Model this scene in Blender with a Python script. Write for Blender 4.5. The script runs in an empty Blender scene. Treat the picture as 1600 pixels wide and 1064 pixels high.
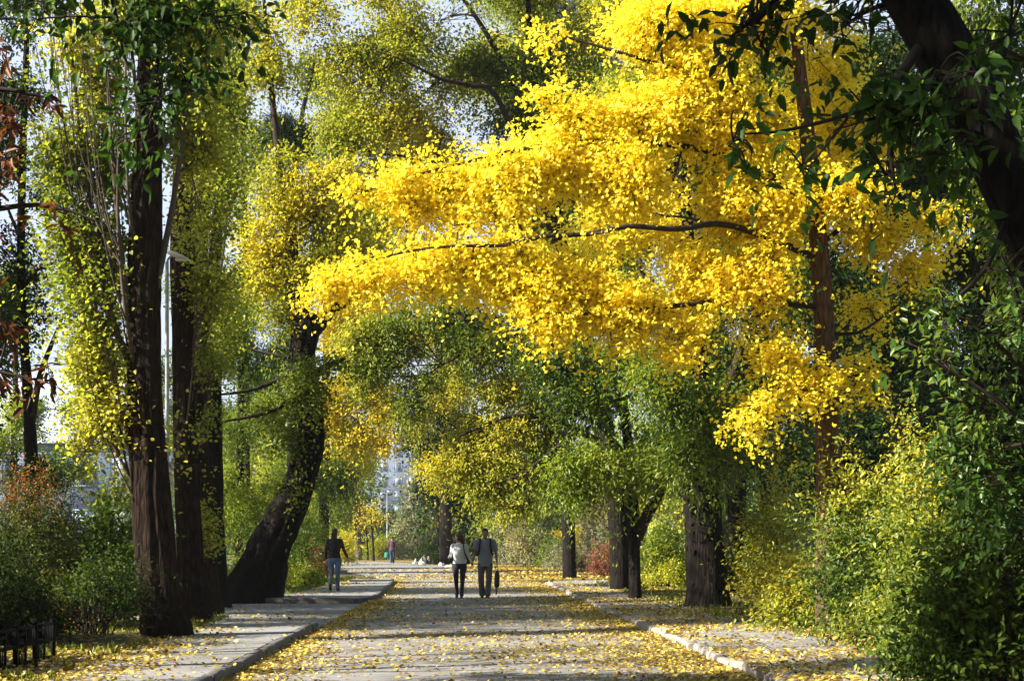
import bpy, math
import numpy as np
from mathutils import Vector

sc = bpy.context.scene
COL = sc.collection
FPX, HX, HY, CAMZ = 2400.0, 800.0, 844.0, 1.5
R = math.radians
SUN_EL, SUN_AZ = 31.0, -112.0
SUN = np.array([math.sin(R(SUN_AZ)) * math.cos(R(SUN_EL)), math.cos(R(SUN_AZ)) * math.cos(R(SUN_EL)), math.sin(R(SUN_EL))])

def P(px, py, d):
    return np.array([(px - HX) / FPX * d, d, CAMZ + (HY - py) / FPX * d])

def G(px, py, z=0.0):
    d = (CAMZ - z) * FPX / (py - HY)
    return np.array([(px - HX) / FPX * d, d, z])

def unit(a):
    return a / np.maximum(np.linalg.norm(a, axis=-1, keepdims=True), 1e-9)

class Noise:
    def __init__(s, seed, scale, octaves=2):
        r = np.random.default_rng(seed)
        s.k = []
        for o in range(octaves):
            for _ in range(5):
                s.k.append((unit(r.normal(size=3)) * scale * 2 ** o * r.uniform(.7, 1.4), r.uniform(0, 6.28), .6 ** o))
    def __call__(s, p):
        v = sum(a * np.sin(p @ k + ph) for k, ph, a in s.k)
        return v / math.sqrt(sum(a * a for _, _, a in s.k) / 2) * .33 + .5       # about 0..1

# ------------------------------------------------------------------ mesh building
class MB:
    def __init__(s):
        s.v, s.f, s.t, s.n = [], [], [], 0
    def add(s, V, F, tint=None):
        V = np.asarray(V, float).reshape(-1, 3); F = np.asarray(F, int)
        if len(F) == 0: return
        s.v.append(V); s.f.append(F + s.n); s.n += len(V)
        s.t.append(np.full(len(F), .5) if tint is None else np.broadcast_to(np.asarray(tint, float), (len(F),)))
    def mesh(s, name, smooth=False):
        me = bpy.data.meshes.new(name)
        if not s.v: return me
        V = np.concatenate(s.v)
        me.vertices.add(len(V)); me.vertices.foreach_set('co', V.astype(np.float32).ravel())
        loops = np.concatenate([f.ravel() for f in s.f]).astype(np.int32)
        tot = np.concatenate([np.full(len(f), f.shape[1], np.int32) for f in s.f])
        start = np.concatenate([[0], np.cumsum(tot)[:-1]]).astype(np.int32)
        me.loops.add(len(loops)); me.loops.foreach_set('vertex_index', loops)
        me.polygons.add(len(tot)); me.polygons.foreach_set('loop_start', start)
        if smooth: me.polygons.foreach_set('use_smooth', np.ones(len(tot), bool))
        at = me.attributes.new('tint', 'FLOAT', 'FACE')
        at.data.foreach_set('value', np.concatenate(s.t).astype(np.float32))
        me.update(calc_edges=True)
        return me
    def build(s, name, mat, parent=None, smooth=False, loc=None):
        o = bpy.data.objects.new(name, s.mesh(name, smooth))
        COL.objects.link(o)
        if mat is not None: o.data.materials.append(mat)
        if parent is not None:
            o.parent = parent
            V = None
            off = np.array(parent['org']) if 'org' in parent.keys() else None
            if off is not None:
                me = o.data; n = len(me.vertices); co = np.empty(n * 3, np.float32)
                me.vertices.foreach_get('co', co); co = co.reshape(-1, 3) - off.astype(np.float32)
                me.vertices.foreach_set('co', co.ravel()); me.update()
        return o

def root(name, loc, label, cat, group=None):
    o = bpy.data.objects.new(name, None); COL.objects.link(o)
    o.location = loc; o.empty_display_size = .3
    o['label'] = label; o['category'] = cat; o['org'] = [float(x) for x in loc]
    if group: o['group'] = group
    return o

def finish_roots():
    for o in bpy.data.objects:
        if 'org' in o.keys(): del o['org']

def kind(o, k, label=None):
    o['kind'] = k
    if label: o['label'] = label
    return o

def catmull(pts, step):
    p = np.asarray(pts, float)
    if len(p) < 2: return p
    q = np.vstack([2 * p[0] - p[1], p, 2 * p[-1] - p[-2]])
    out = []
    for i in range(1, len(q) - 2):
        a, b, c, d = q[i - 1], q[i], q[i + 1], q[i + 2]
        n = max(2, int(np.linalg.norm((c - b)[:3]) / step))
        t = np.linspace(0, 1, n, endpoint=False)[:, None]
        out.append(.5 * (2 * b + (c - a) * t + (2 * a - 5 * b + 4 * c - d) * t ** 2 + (3 * b - a - 3 * c + d) * t ** 3))
    out.append(p[-1:])
    return np.vstack(out)

def frames(pts):
    T = unit(np.gradient(pts, axis=0))
    ref = np.array([1., 0, 0]) if abs(T[0][0]) < .8 else np.array([0, 1., 0])
    U = np.empty_like(T); u = ref
    for i, t in enumerate(T):
        u = u - t * (u @ t); u = u / np.linalg.norm(u); U[i] = u
    return T, U, np.cross(T, U)

def tube(mb, pts, rad, segs=8, bark=0, seed=0, cap=True, ridges=9, tint=.5, sq=None):
    """tube along pts; bark>0 gives vertical ridges of that relative depth"""
    pts = np.asarray(pts, float); rad = np.broadcast_to(np.asarray(rad, float), (len(pts),))
    T, U, W = frames(pts)
    a = np.linspace(0, 2 * np.pi, segs, endpoint=False)
    rr = np.repeat(rad[:, None], segs, 1)
    if bark:
        s = np.concatenate([[0], np.cumsum(np.linalg.norm(np.diff(pts, axis=0), axis=1))])[:, None]
        r = np.random.default_rng(seed); m = 0
        for k in range(3):
            n = ridges * (k + 1)
            m = m + np.sin(a[None] * n + r.uniform(0, 6) + 1.1 * np.sin(s * r.uniform(1.2, 2.6) + r.uniform(0, 6)) + .7 * np.sin(s * r.uniform(4, 7) + a[None] * 2)) / (k + 1)
        lump = sum(np.sin(a[None] * q + s * r.uniform(.5, 1.6) + r.uniform(0, 6)) for q in (1, 2, 3)) / 3
        rr = rr * (1 + bark * m + bark * 1.1 * lump)
    ca, sa = np.cos(a), np.sin(a)
    if sq is not None: ca = ca * sq
    V = pts[:, None] + rr[..., None] * (ca[None, :, None] * U[:, None] + sa[None, :, None] * W[:, None])
    n = len(pts)
    i = np.arange(n - 1)[:, None] * segs; j = np.arange(segs)[None]; j2 = (j + 1) % segs
    F = np.stack([i + j, i + j2, i + segs + j2, i + segs + j], -1).reshape(-1, 4)
    V = V.reshape(-1, 3)
    base = mb.n
    mb.add(V, F, tint)
    if cap:
        for (e, ring, flip) in ((pts[0], 0, True), (pts[-1], (n - 1) * segs, False)):
            vv = np.vstack([V[ring:ring + segs], e[None]])
            jj = np.arange(segs)
            tri = np.stack([jj, (jj + 1) % segs, np.full(segs, segs)], -1)
            mb.add(vv, tri[:, ::-1] if flip else tri, tint)

def bez_tubes(mb, A, B, Cc, r0, r1, rings=5, segs=4, tint=.5):
    """many thin tubes along quadratic curves A-B-C at once"""
    A, B, Cc = (np.asarray(x, float).reshape(-1, 3) for x in (A, B, Cc))
    n = len(A)
    if n == 0: return
    t = np.linspace(0, 1, rings)[None, :, None]
    p = (1 - t) ** 2 * A[:, None] + 2 * t * (1 - t) * B[:, None] + t ** 2 * Cc[:, None]
    d = unit(Cc - A)
    ref = np.where(np.abs(d[:, 2:3]) > .8, np.array([[1., 0, 0]]), np.array([[0, 0, 1.]]))
    U = unit(np.cross(d, ref)); W = np.cross(d, U)
    rad = (np.asarray(r0).reshape(-1, 1) * (1 - t[..., 0]) + np.asarray(r1).reshape(-1, 1) * t[..., 0])
    a = np.linspace(0, 2 * np.pi, segs, endpoint=False)
    V = p[:, :, None] + rad[:, :, None, None] * (np.cos(a)[None, None, :, None] * U[:, None, None] + np.sin(a)[None, None, :, None] * W[:, None, None])
    b = np.arange(n)[:, None, None] * rings * segs; i = np.arange(rings - 1)[None, :, None] * segs; j = np.arange(segs)[None, None]; j2 = (j + 1) % segs
    F = np.stack([b + i + j, b + i + j2, b + i + segs + j2, b + i + segs + j], -1).reshape(-1, 4)
    mb.add(V.reshape(-1, 3), F, tint)

def box(mb, c, size, rz=0.0, bev=0.0, tint=.5):
    x, y, z = np.array(size) / 2
    if bev <= 0:
        V = np.array([[sx * x, sy * y, sz * z] for sz in (-1, 1) for sy in (-1, 1) for sx in (-1, 1)], float)
        F = [[0, 2, 3, 1], [4, 5, 7, 6], [0, 1, 5, 4], [1, 3, 7, 5], [3, 2, 6, 7], [2, 0, 4, 6]]
    else:
        lay = [(-z, bev), (-z + bev, 0), (z - bev, 0), (z, bev)]
        V, F = [], []
        for zz, e in lay:
            V += [[-x + e, -y + e, zz], [x - e, -y + e, zz], [x - e, y - e, zz], [-x + e, y - e, zz]]
        V = np.array(V)
        for l in range(3):
            for k in range(4):
                F.append([l * 4 + k, l * 4 + (k + 1) % 4, l * 4 + 4 + (k + 1) % 4, l * 4 + 4 + k])
        F += [[3, 2, 1, 0], [12, 13, 14, 15]]
    c_, s_ = math.cos(rz), math.sin(rz)
    V = V @ np.array([[c_, s_, 0], [-s_, c_, 0], [0, 0, 1]]) + np.asarray(c, float)
    mb.add(V, np.array(F), tint)

LEAF = {
    'ovate': (np.array([[0, 0, 0], [.28, .40, .09], [.68, .30, .05], [1, 0, -.10], [.68, -.30, .05], [.28, -.40, .09]]), np.array([[0, 3, 2, 1], [0, 5, 4, 3]])),
    'fan': (np.array([[0, 0, 0], [.55, .60, .10], [1.0, .34, .03], [.86, 0, -.04], [1.0, -.34, .03], [.55, -.60, .10]]), np.array([[0, 3, 2, 1], [0, 5, 4, 3]])),
    'diamond': (np.array([[0, 0, 0], [.45, .5, .06], [1, 0, -.08], [.5, -.5, .06]]), np.array([[0, 3, 2, 1]])),
    'heart': (np.array([[.06, 0, 0], [0, .22, .05], [.25, .50, .10], [.65, .34, .05], [1, 0, -.12], [.65, -.34, .05], [.25, -.50, .10], [0, -.22, .05]]),
              np.array([[0, 3, 2, 1], [0, 7, 6, 5], [0, 5, 4, 3]])),
}

def put_leaves(mb, C, A, N, L, W, shape, tint):
    T, Fq = LEAF[shape]
    A = unit(A); N = unit(N - A * np.sum(A * N, -1, keepdims=True)); S = np.cross(N, A)
    L = np.broadcast_to(np.asarray(L, float), (len(C),)); LW = L * W
    V = (C[:, None] + T[None, :, 0, None] * (A * L[:, None])[:, None] + T[None, :, 1, None] * (S * LW[:, None])[:, None]
         + T[None, :, 2, None] * (N * L[:, None])[:, None])
    k = len(T)
    F = (np.arange(len(C)) * k)[:, None, None] + Fq[None]
    mb.add(V.reshape(-1, 3), F.reshape(-1, Fq.shape[1]), np.repeat(tint, len(Fq)))
HAZE = 0.00018
EXPO = 1.65
# ------------------------------------------------------------------ materials
MATS = {}
def new_mat(name):
    m = bpy.data.materials.new(name); m.use_nodes = True
    nt = m.node_tree; nt.nodes.clear()
    out = nt.nodes.new('ShaderNodeOutputMaterial')
    MATS[name] = m
    return m, nt, out

def N_(nt, kind_, **kw):
    n = nt.nodes.new(kind_)
    for k, v in kw.items():
        if k.startswith('i_'):
            n.inputs[k[2:].replace('_', ' ')].default_value = v
        else:
            setattr(n, k, v)
    return n

def ramp(nt, stops, interp='LINEAR'):
    n = nt.nodes.new('ShaderNodeValToRGB'); cr = n.color_ramp; cr.interpolation = interp
    while len(cr.elements) < len(stops): cr.elements.new(.5)
    for e, (p, c) in zip(cr.elements, stops):
        e.position = p; e.color = (*c, 1)
    return n

def leaf_mat(name, stops, trans=.45, rough=.45, spec=.28, tgain=(1.15, 1.1, .6)):
    m, nt, out = new_mat(name); L = nt.links
    at = N_(nt, 'ShaderNodeAttribute', attribute_name='tint')
    rp = ramp(nt, stops); L.new(at.outputs['Fac'], rp.inputs[0])
    pb = N_(nt, 'ShaderNodeBsdfPrincipled', i_Roughness=rough); pb.inputs['Specular IOR Level'].default_value = spec
    L.new(rp.outputs[0], pb.inputs['Base Color'])
    mul = N_(nt, 'ShaderNodeMix', data_type='RGBA', blend_type='MULTIPLY'); mul.inputs['Factor'].default_value = 1
    mul.clamp_result = False
    L.new(rp.outputs[0], mul.inputs[6]); mul.inputs[7].default_value = (*[g * 1.0 for g in tgain], 1)
    tr = N_(nt, 'ShaderNodeBsdfTranslucent'); L.new(mul.outputs[2], tr.inputs['Color'])
    mx = N_(nt, 'ShaderNodeMixShader'); mx.inputs[0].default_value = trans
    L.new(pb.outputs[0], mx.inputs[1]); L.new(tr.outputs[0], mx.inputs[2]); L.new(mx.outputs[0], out.inputs[0])
    return m

def bark_mat(name, dark, light, sc_=(9, 9, 1.6), bump=.6, moss=None):
    m, nt, out = new_mat(name); L = nt.links
    tc = N_(nt, 'ShaderNodeTexCoord'); mp = N_(nt, 'ShaderNodeMapping'); mp.inputs['Scale'].default_value = sc_
    L.new(tc.outputs['Object'], mp.inputs[0])
    n1 = N_(nt, 'ShaderNodeTexNoise', i_Scale=2.2, i_Detail=8, i_Roughness=.65); L.new(mp.outputs[0], n1.inputs['Vector'])
    v1 = N_(nt, 'ShaderNodeTexVoronoi', feature='DISTANCE_TO_EDGE', i_Scale=1.5); L.new(mp.outputs[0], v1.inputs['Vector'])
    n2 = N_(nt, 'ShaderNodeTexNoise', i_Scale=1.4, i_Detail=3); L.new(tc.outputs['Object'], n2.inputs['Vector'])
    ad = N_(nt, 'ShaderNodeMath', operation='MULTIPLY_ADD'); L.new(v1.outputs['Distance'], ad.inputs[0]); ad.inputs[1].default_value = .9; L.new(n1.outputs[0], ad.inputs[2])
    rp = ramp(nt, [(.35, dark), (.85, light)]); L.new(ad.outputs[0], rp.inputs[0])
    col = rp.outputs[0]
    if moss:
        mx = N_(nt, 'ShaderNodeMix', data_type='RGBA')
        r2 = ramp(nt, [(.5, (0, 0, 0)), (.7, (1, 1, 1))]); L.new(n2.outputs[0], r2.inputs[0])
        L.new(r2.outputs[0], mx.inputs[0]); L.new(col, mx.inputs[6]); mx.inputs[7].default_value = (*moss, 1); col = mx.outputs[2]
    pb = N_(nt, 'ShaderNodeBsdfPrincipled', i_Roughness=.95); pb.inputs['Specular IOR Level'].default_value = .15
    L.new(col, pb.inputs['Base Color'])
    bp = N_(nt, 'ShaderNodeBump', i_Strength=min(1, bump * 1.3), i_Distance=.07); L.new(ad.outputs[0], bp.inputs['Height']); L.new(bp.outputs[0], pb.inputs['Normal'])
    L.new(pb.outputs[0], out.inputs[0])
    return m

def plain_mat(name, c, rough=.7, var=.25, scale=8, metal=0.0, spec=.4, bump=0.0, stretch=(1, 1, 1)):
    m, nt, out = new_mat(name); L = nt.links
    tc = N_(nt, 'ShaderNodeTexCoord'); mp = N_(nt, 'ShaderNodeMapping'); mp.inputs['Scale'].default_value = stretch
    L.new(tc.outputs['Object'], mp.inputs[0])
    n1 = N_(nt, 'ShaderNodeTexNoise', i_Scale=scale, i_Detail=6, i_Roughness=.6); L.new(mp.outputs[0], n1.inputs['Vector'])
    c = np.array(c)
    rp = ramp(nt, [(.3, tuple(c * (1 - var))), (.7, tuple(np.minimum(c * (1 + var), 1)))]); L.new(n1.outputs[0], rp.inputs[0])
    pb = N_(nt, 'ShaderNodeBsdfPrincipled', i_Roughness=rough, i_Metallic=metal); pb.inputs['Specular IOR Level'].default_value = spec
    L.new(rp.outputs[0], pb.inputs['Base Color'])
    if bump:
        bp = N_(nt, 'ShaderNodeBump', i_Strength=bump, i_Distance=.02); L.new(n1.outputs[0], bp.inputs['Height']); L.new(bp.outputs[0], pb.inputs['Normal'])
    L.new(pb.outputs[0], out.inputs[0])
    return m

def asphalt_mat(name, base, patch, crack=True):
    m, nt, out = new_mat(name); L = nt.links
    tc = N_(nt, 'ShaderNodeTexCoord')
    fine = N_(nt, 'ShaderNodeTexNoise', i_Scale=90, i_Detail=4, i_Roughness=.7); L.new(tc.outputs['Object'], fine.inputs['Vector'])
    big = N_(nt, 'ShaderNodeTexNoise', i_Scale=.7, i_Detail=8, i_Roughness=.68); L.new(tc.outputs['Object'], big.inputs['Vector'])
    b = np.array(base); p = np.array(patch)
    r1 = ramp(nt, [(.22, tuple(b * .62)), (.42, tuple(b)), (.62, tuple(p)), (.8, tuple(p * 1.1))]); L.new(big.outputs[0], r1.inputs[0])
    r2 = ramp(nt, [(.3, (.62, .62, .62)), (.7, (1.3, 1.3, 1.3))]); L.new(fine.outputs[0], r2.inputs[0])
    mx = N_(nt, 'ShaderNodeMix', data_type='RGBA', blend_type='MULTIPLY'); mx.inputs[0].default_value = 1
    L.new(r1.outputs[0], mx.inputs[6]); L.new(r2.outputs[0], mx.inputs[7]); col = mx.outputs[2]
    if crack:
        wob = N_(nt, 'ShaderNodeTexNoise', i_Scale=1.5, i_Detail=4); L.new(tc.outputs['Object'], wob.inputs['Vector'])
        mm = N_(nt, 'ShaderNodeMix', data_type='RGBA'); mm.inputs[0].default_value = .25; L.new(tc.outputs['Object'], mm.inputs[6]); L.new(wob.outputs['Color'], mm.inputs[7])
        vo = N_(nt, 'ShaderNodeTexVoronoi', feature='DISTANCE_TO_EDGE', i_Scale=.45); L.new(mm.outputs[2], vo.inputs['Vector'])
        r3 = ramp(nt, [(.0, (.3, .3, .3)), (.012, (1, 1, 1))]); L.new(vo.outputs['Distance'], r3.inputs[0])
        m2 = N_(nt, 'ShaderNodeMix', data_type='RGBA', blend_type='MULTIPLY'); m2.inputs[0].default_value = .3
        L.new(col, m2.inputs[6]); L.new(r3.outputs[0], m2.inputs[7]); col = m2.outputs[2]
    pb = N_(nt, 'ShaderNodeBsdfPrincipled', i_Roughness=.85); pb.inputs['Specular IOR Level'].default_value = .3
    L.new(col, pb.inputs['Base Color'])
    bp = N_(nt, 'ShaderNodeBump', i_Strength=.35, i_Distance=.006); L.new(fine.outputs[0], bp.inputs['Height']); L.new(bp.outputs[0], pb.inputs['Normal'])
    L.new(pb.outputs[0], out.inputs[0])
    return m

def litter_mat(name, soil, grass, amount=.5):
    """soil with short grass patches and trodden-in fallen leaves"""
    m, nt, out = new_mat(name); L = nt.links
    tc = N_(nt, 'ShaderNodeTexCoord')
    n1 = N_(nt, 'ShaderNodeTexNoise', i_Scale=.45, i_Detail=6, i_Roughness=.65); L.new(tc.outputs['Object'], n1.inputs['Vector'])
    n2 = N_(nt, 'ShaderNodeTexNoise', i_Scale=30, i_Detail=5, i_Roughness=.7); L.new(tc.outputs['Object'], n2.inputs['Vector'])
    vo = N_(nt, 'ShaderNodeTexVoronoi', i_Scale=13); L.new(tc.outputs['Object'], vo.inputs['Vector'])
    r0 = ramp(nt, [(.42, soil), (.6, grass)]); L.new(n1.outputs[0], r0.inputs[0])
    r1 = ramp(nt, [(.3, (.55, .55, .55)), (.7, (1.4, 1.4, 1.4))]); L.new(n2.outputs[0], r1.inputs[0])
    mx = N_(nt, 'ShaderNodeMix', data_type='RGBA', blend_type='MULTIPLY'); mx.inputs[0].default_value = 1
    L.new(r0.outputs[0], mx.inputs[6]); L.new(r1.outputs[0], mx.inputs[7])
    sp = N_(nt, 'ShaderNodeSeparateColor'); L.new(vo.outputs['Color'], sp.inputs[0])
    rl = ramp(nt, [(0, (.5, .3, .04)), (.35, (.34, .17, .04)), (.7, (.55, .40, .07)), (1, (.2, .11, .05))]); L.new(sp.outputs[1], rl.inputs[0])
    th = N_(nt, 'ShaderNodeMath', operation='LESS_THAN'); L.new(sp.outputs[0], th.inputs[0]); th.inputs[1].default_value = amount
    d2 = N_(nt, 'ShaderNodeMath', operation='LESS_THAN'); L.new(vo.outputs['Distance'], d2.inputs[0]); d2.inputs[1].default_value = .45
    an = N_(nt, 'ShaderNodeMath', operation='MULTIPLY'); L.new(th.outputs[0], an.inputs[0]); L.new(d2.outputs[0], an.inputs[1])
    m2 = N_(nt, 'ShaderNodeMix', data_type='RGBA'); L.new(an.outputs[0], m2.inputs[0]); L.new(mx.outputs[2], m2.inputs[6]); L.new(rl.outputs[0], m2.inputs[7])
    pb = N_(nt, 'ShaderNodeBsdfPrincipled', i_Roughness=.9); pb.inputs['Specular IOR Level'].default_value = .2
    L.new(m2.outputs[2], pb.inputs['Base Color'])
    bp = N_(nt, 'ShaderNodeBump', i_Strength=.8, i_Distance=.03); L.new(n2.outputs[0], bp.inputs['Height']); L.new(bp.outputs[0], pb.inputs['Normal'])
    L.new(pb.outputs[0], out.inputs[0])
    return m

M = {}
M['ginkgo'] = leaf_mat('ginkgo_leaf', [(0, (.74, .50, .02)), (.25, (.92, .74, .045)), (.8, (.94, .825, .10)), (1, (.70, .74, .08))], trans=.58, tgain=(1.06, 1.07, .6))
M['poplar'] = leaf_mat('poplar_leaf', [(0, (.26, .10, .02)), (.06, (.20, .20, .03)), (.3, (.17, .25, .03)), (.6, (.31, .35, .05)), (1, (.64, .58, .11))], trans=.62, tgain=(1.3, 1.25, .5))
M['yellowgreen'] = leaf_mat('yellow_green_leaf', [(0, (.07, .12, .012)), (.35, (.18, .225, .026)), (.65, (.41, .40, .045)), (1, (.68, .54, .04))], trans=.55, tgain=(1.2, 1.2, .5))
M['green'] = leaf_mat('green_leaf', [(0, (.03, .06, .006)), (.35, (.10, .165, .012)), (.65, (.26, .33, .025)), (1, (.56, .54, .05))], trans=.5, spec=.4, rough=.4)
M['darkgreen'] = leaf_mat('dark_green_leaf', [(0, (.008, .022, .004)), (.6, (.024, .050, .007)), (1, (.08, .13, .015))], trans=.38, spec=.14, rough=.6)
M['glossy'] = leaf_mat('glossy_leaf', [(0, (.03, .07, .012)), (.6, (.06, .13, .02)), (1, (.20, .26, .03))], trans=.45, spec=.35, rough=.35)
M['near'] = leaf_mat('broad_leaf', [(0, (.025, .06, .008)), (.6, (.055, .125, .014)), (.9, (.13, .22, .025)), (1, (.30, .34, .09))], trans=.48, spec=.25, rough=.45)
M['brown'] = leaf_mat('withered_leaf', [(0, (.035, .014, .007)), (.5, (.11, .034, .010)), (.8, (.22, .075, .016)), (1, (.15, .17, .025))], trans=.4)
M['red'] = leaf_mat('red_leaf', [(0, (.06, .10, .02)), (.45, (.14, .15, .03)), (.6, (.42, .14, .03)), (1, (.50, .07, .03))], trans=.42)
M['pinkred'] = leaf_mat('crimson_leaf', [(0, (.12, .05, .03)), (.5, (.24, .075, .05)), (1, (.36, .18, .06))], trans=.42)
M['shrub'] = leaf_mat('shrub_leaf', [(0, (.05, .09, .012)), (.35, (.12, .18, .025)), (.65, (.30, .34, .05)), (.85, (.52, .48, .07)), (1, (.70, .58, .06))], trans=.55, spec=.38, rough=.38, tgain=(1.2, 1.2, .5))
M['grey'] = leaf_mat('grey_leaf', [(0, (.13, .14, .07)), (.5, (.26, .26, .14)), (.85, (.40, .37, .20)), (1, (.42, .22, .08))], trans=.35)
M['olive'] = leaf_mat('olive_leaf', [(0, (.05, .09, .012)), (.4, (.14, .22, .022)), (.7, (.32, .38, .04)), (1, (.55, .48, .05))], trans=.52, tgain=(1.2, 1.2, .5))
M['orange'] = leaf_mat('golden_leaf', [(0, (.25, .28, .03)), (.4, (.58, .48, .03)), (.8, (.76, .58, .035)), (1, (.72, .46, .03))], trans=.48)
M['fallen'] = leaf_mat('fallen_leaf', [(0, (.10, .05, .022)), (.2, (.24, .125, .035)), (.38, (.38, .26, .045)), (.7, (.60, .46, .06)), (.9, (.66, .55, .14)), (1, (.62, .53, .36))], trans=.25, rough=.6, spec=.3)
M['bark'] = bark_mat('dark_bark', (.003, .002, .0015), (.019, .0145, .0115))
M['bark_red'] = bark_mat('poplar_bark', (.0025, .0015, .001), (.032, .018, .0105), sc_=(10, 10, 2.2), bump=.9)
M['bark_ginkgo'] = bark_mat('ginkgo_bark', (.045, .025, .015), (.17, .10, .062), sc_=(11, 11, 2.0))
M['bark_grey'] = bark_mat('grey_bark', (.06, .052, .045), (.17, .15, .13), sc_=(7, 7, 2.5), bump=.4)
M['twig'] = plain_mat('twig_bark', (.022, .012, .007), .9, .3, 20)
M['twig_pale'] = plain_mat('pale_twig_bark', (.07, .05, .034), .9, .3, 20)
# ------------------------------------------------------------------ plants
PRE = dict(boughs=6, L=.08, W=.75, shape='ovate', k=9, ln=.5, droop=.10, out=.6, up=.15, nb=(0, 0, .6), nsp=.8, jit=.06, mat='green', tb=.45, tn=.5, tr=.5, hole=.30, hs=1.3, sunb=.35, ad=-.35)
SPEC = {}
def spec(name, **kw):
    d = dict(PRE); d.update(kw); SPEC[name] = d
spec('ginkgo', flat=.5, wisp=.11, boughs=9, L=.064, W=.80, shape='fan', k=11, ln=.45, droop=.10, out=.5, up=.05, nsp=.9, jit=.05, mat='ginkgo', tb=.5, tn=.35, tr=.5, hole=.29, hs=1.6, ad=-.55)
spec('poplar', cm=1.25, flat=1.0, wisp=.1, boughs=14, L=.066, W=.85, shape='heart', k=9, ln=.55, droop=-.05, out=.45, up=.7, mat='poplar', tb=.62, tn=.5, tr=.55, hole=.30, hs=1.9, jit=.09)
spec('yellowgreen', cm=1.6, flat=.5, wisp=.22, boughs=10, L=.10, W=.75, k=10, ln=.7, droop=.18, mat='yellowgreen', tb=.55, tn=.6, tr=.45, hole=.34, hs=.9, jit=.1)
spec('green', cm=1.3, boughs=8, L=.115, W=.5, k=11, ln=.75, droop=.3, mat='green', tb=.38, tn=.4, tr=.4, hole=.30, hs=1.0, jit=.09, ad=-.6)
spec('darkgreen', L=.14, W=.6, k=10, ln=.8, droop=.15, mat='darkgreen', tb=.5, tn=.4, tr=.5, hole=.25, hs=.8, jit=.12)
spec('shrub', L=.075, W=.62, k=10, ln=.4, droop=.1, up=.35, mat='shrub', tb=.56, tn=.7, tr=.6, hole=.32, hs=2.2, jit=.05)
spec('far', L=.24, W=.7, shape='diamond', k=9, ln=1.1, droop=.2, mat='olive', tb=.5, tn=.6, tr=.5, hole=.33, hs=.6, jit=.2)
spec('near', mat='near')

def sprays(mb, rng, O, D, s, tint):
    n = len(O); k = s['k']
    if n == 0: return
    t = rng.uniform(.12, 1, (n, k)); wis = rng.uniform(0, 1, (n, 1)) < s.get('wisp', .16)
    ln = s['ln'] * np.where(wis, rng.uniform(1.5, 2.6, (n, 1)), rng.uniform(.6, 1.25, (n, 1)))
    pos = O[:, None] + D[:, None] * (t * ln)[..., None] + rng.normal(size=(n, k, 3)) * s['jit'] * np.where(wis, .55, 1)[..., None]
    pos[..., 2] -= s['droop'] * t ** 2 * np.where(wis, 3.0, 1)
    ax = D[:, None] * .5 + rng.normal(size=(n, k, 3)) * .6; ax[..., 2] += s['ad']
    nr = np.array(s['nb']) + SUN * s['sunb'] + rng.normal(size=(n, k, 3)) * s['nsp'] * .6
    tt = np.clip(tint[:, None] + rng.uniform(-.5, .5, (n, k)) * s['tr'], 0, 1)
    L = s['L'] * rng.uniform(.62, 1.2, n * k)
    put_leaves(mb, pos.reshape(-1, 3), ax.reshape(-1, 3), nr.reshape(-1, 3), L, s['W'], s['shape'], tt.ravel())

def sample_clump(rng, c, s, noise):
    """c = (px, py, d, rx, ry, cover[, dict])"""
    px, py, d, rx, ry, cov = c[:6]; ex = c[6] if len(c) > 6 else {}
    k = FPX / d; C = P(px, py, d)
    rd = ex.get('rd', .8 * .5 * (rx + ry) / k)
    e_ = .38 * s['ln']; r3 = np.array([max(.5 * rx / k, rx / k - e_), max(.5 * rd, rd - e_), max(.5 * ry / k, ry / k - e_)])
    la = (s['L'] * k) ** 2 * s['W'] * .62
    n = max(4, int(2.7 * s.get('cm', 1) * cov * math.pi * rx * ry / (la * s['k'])))
    m = ex.get('m', s.get('boughs', 6))                      # the clump is a bunch of flattened boughs
    bc = unit(rng.normal(size=(m, 3))) * rng.uniform(.25, .95, (m, 1)); bc[0] *= .2
    bs = rng.uniform(.28, .55, m) * (1.0 if m > 3 else 1.3); w_ = bs ** 2 * rng.uniform(.5, 1.3, m)
    bi = rng.choice(m, n, p=w_ / w_.sum())
    u0 = unit(rng.normal(size=(n, 3)))
    r = rng.uniform(0, 1, n) ** (1 / 2.2) * (.62 + .62 * noise(u0 * 2.2 + C))
    rel = bc[bi] + u0 * (r * bs[bi])[:, None] * np.array([1.2, 1.2, s.get('flat', .62)])
    O = C + rel * r3
    u = unit(rel * .6 + u0 * .6)
    O[:, 2] += -.0 + s.get('cup', 0)
    D = unit(u * s['out'] + np.array([0, 0, s['up']]) + rng.normal(size=(n, 3)) * .45 + np.array(ex.get('dir', (0, 0, 0))))
    hn = Noise(int(abs(px * 7 + py * 3 + d * 11)) % 9973, s['hs'], 2)
    keep = hn(O) > s['hole']
    O, D = O[keep], D[keep]
    if 'zmin' in ex: kk = O[:, 2] > ex['zmin']; O, D = O[kk], D[kk]
    return C, O, D, ex.get('dt', 0.0)

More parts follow.
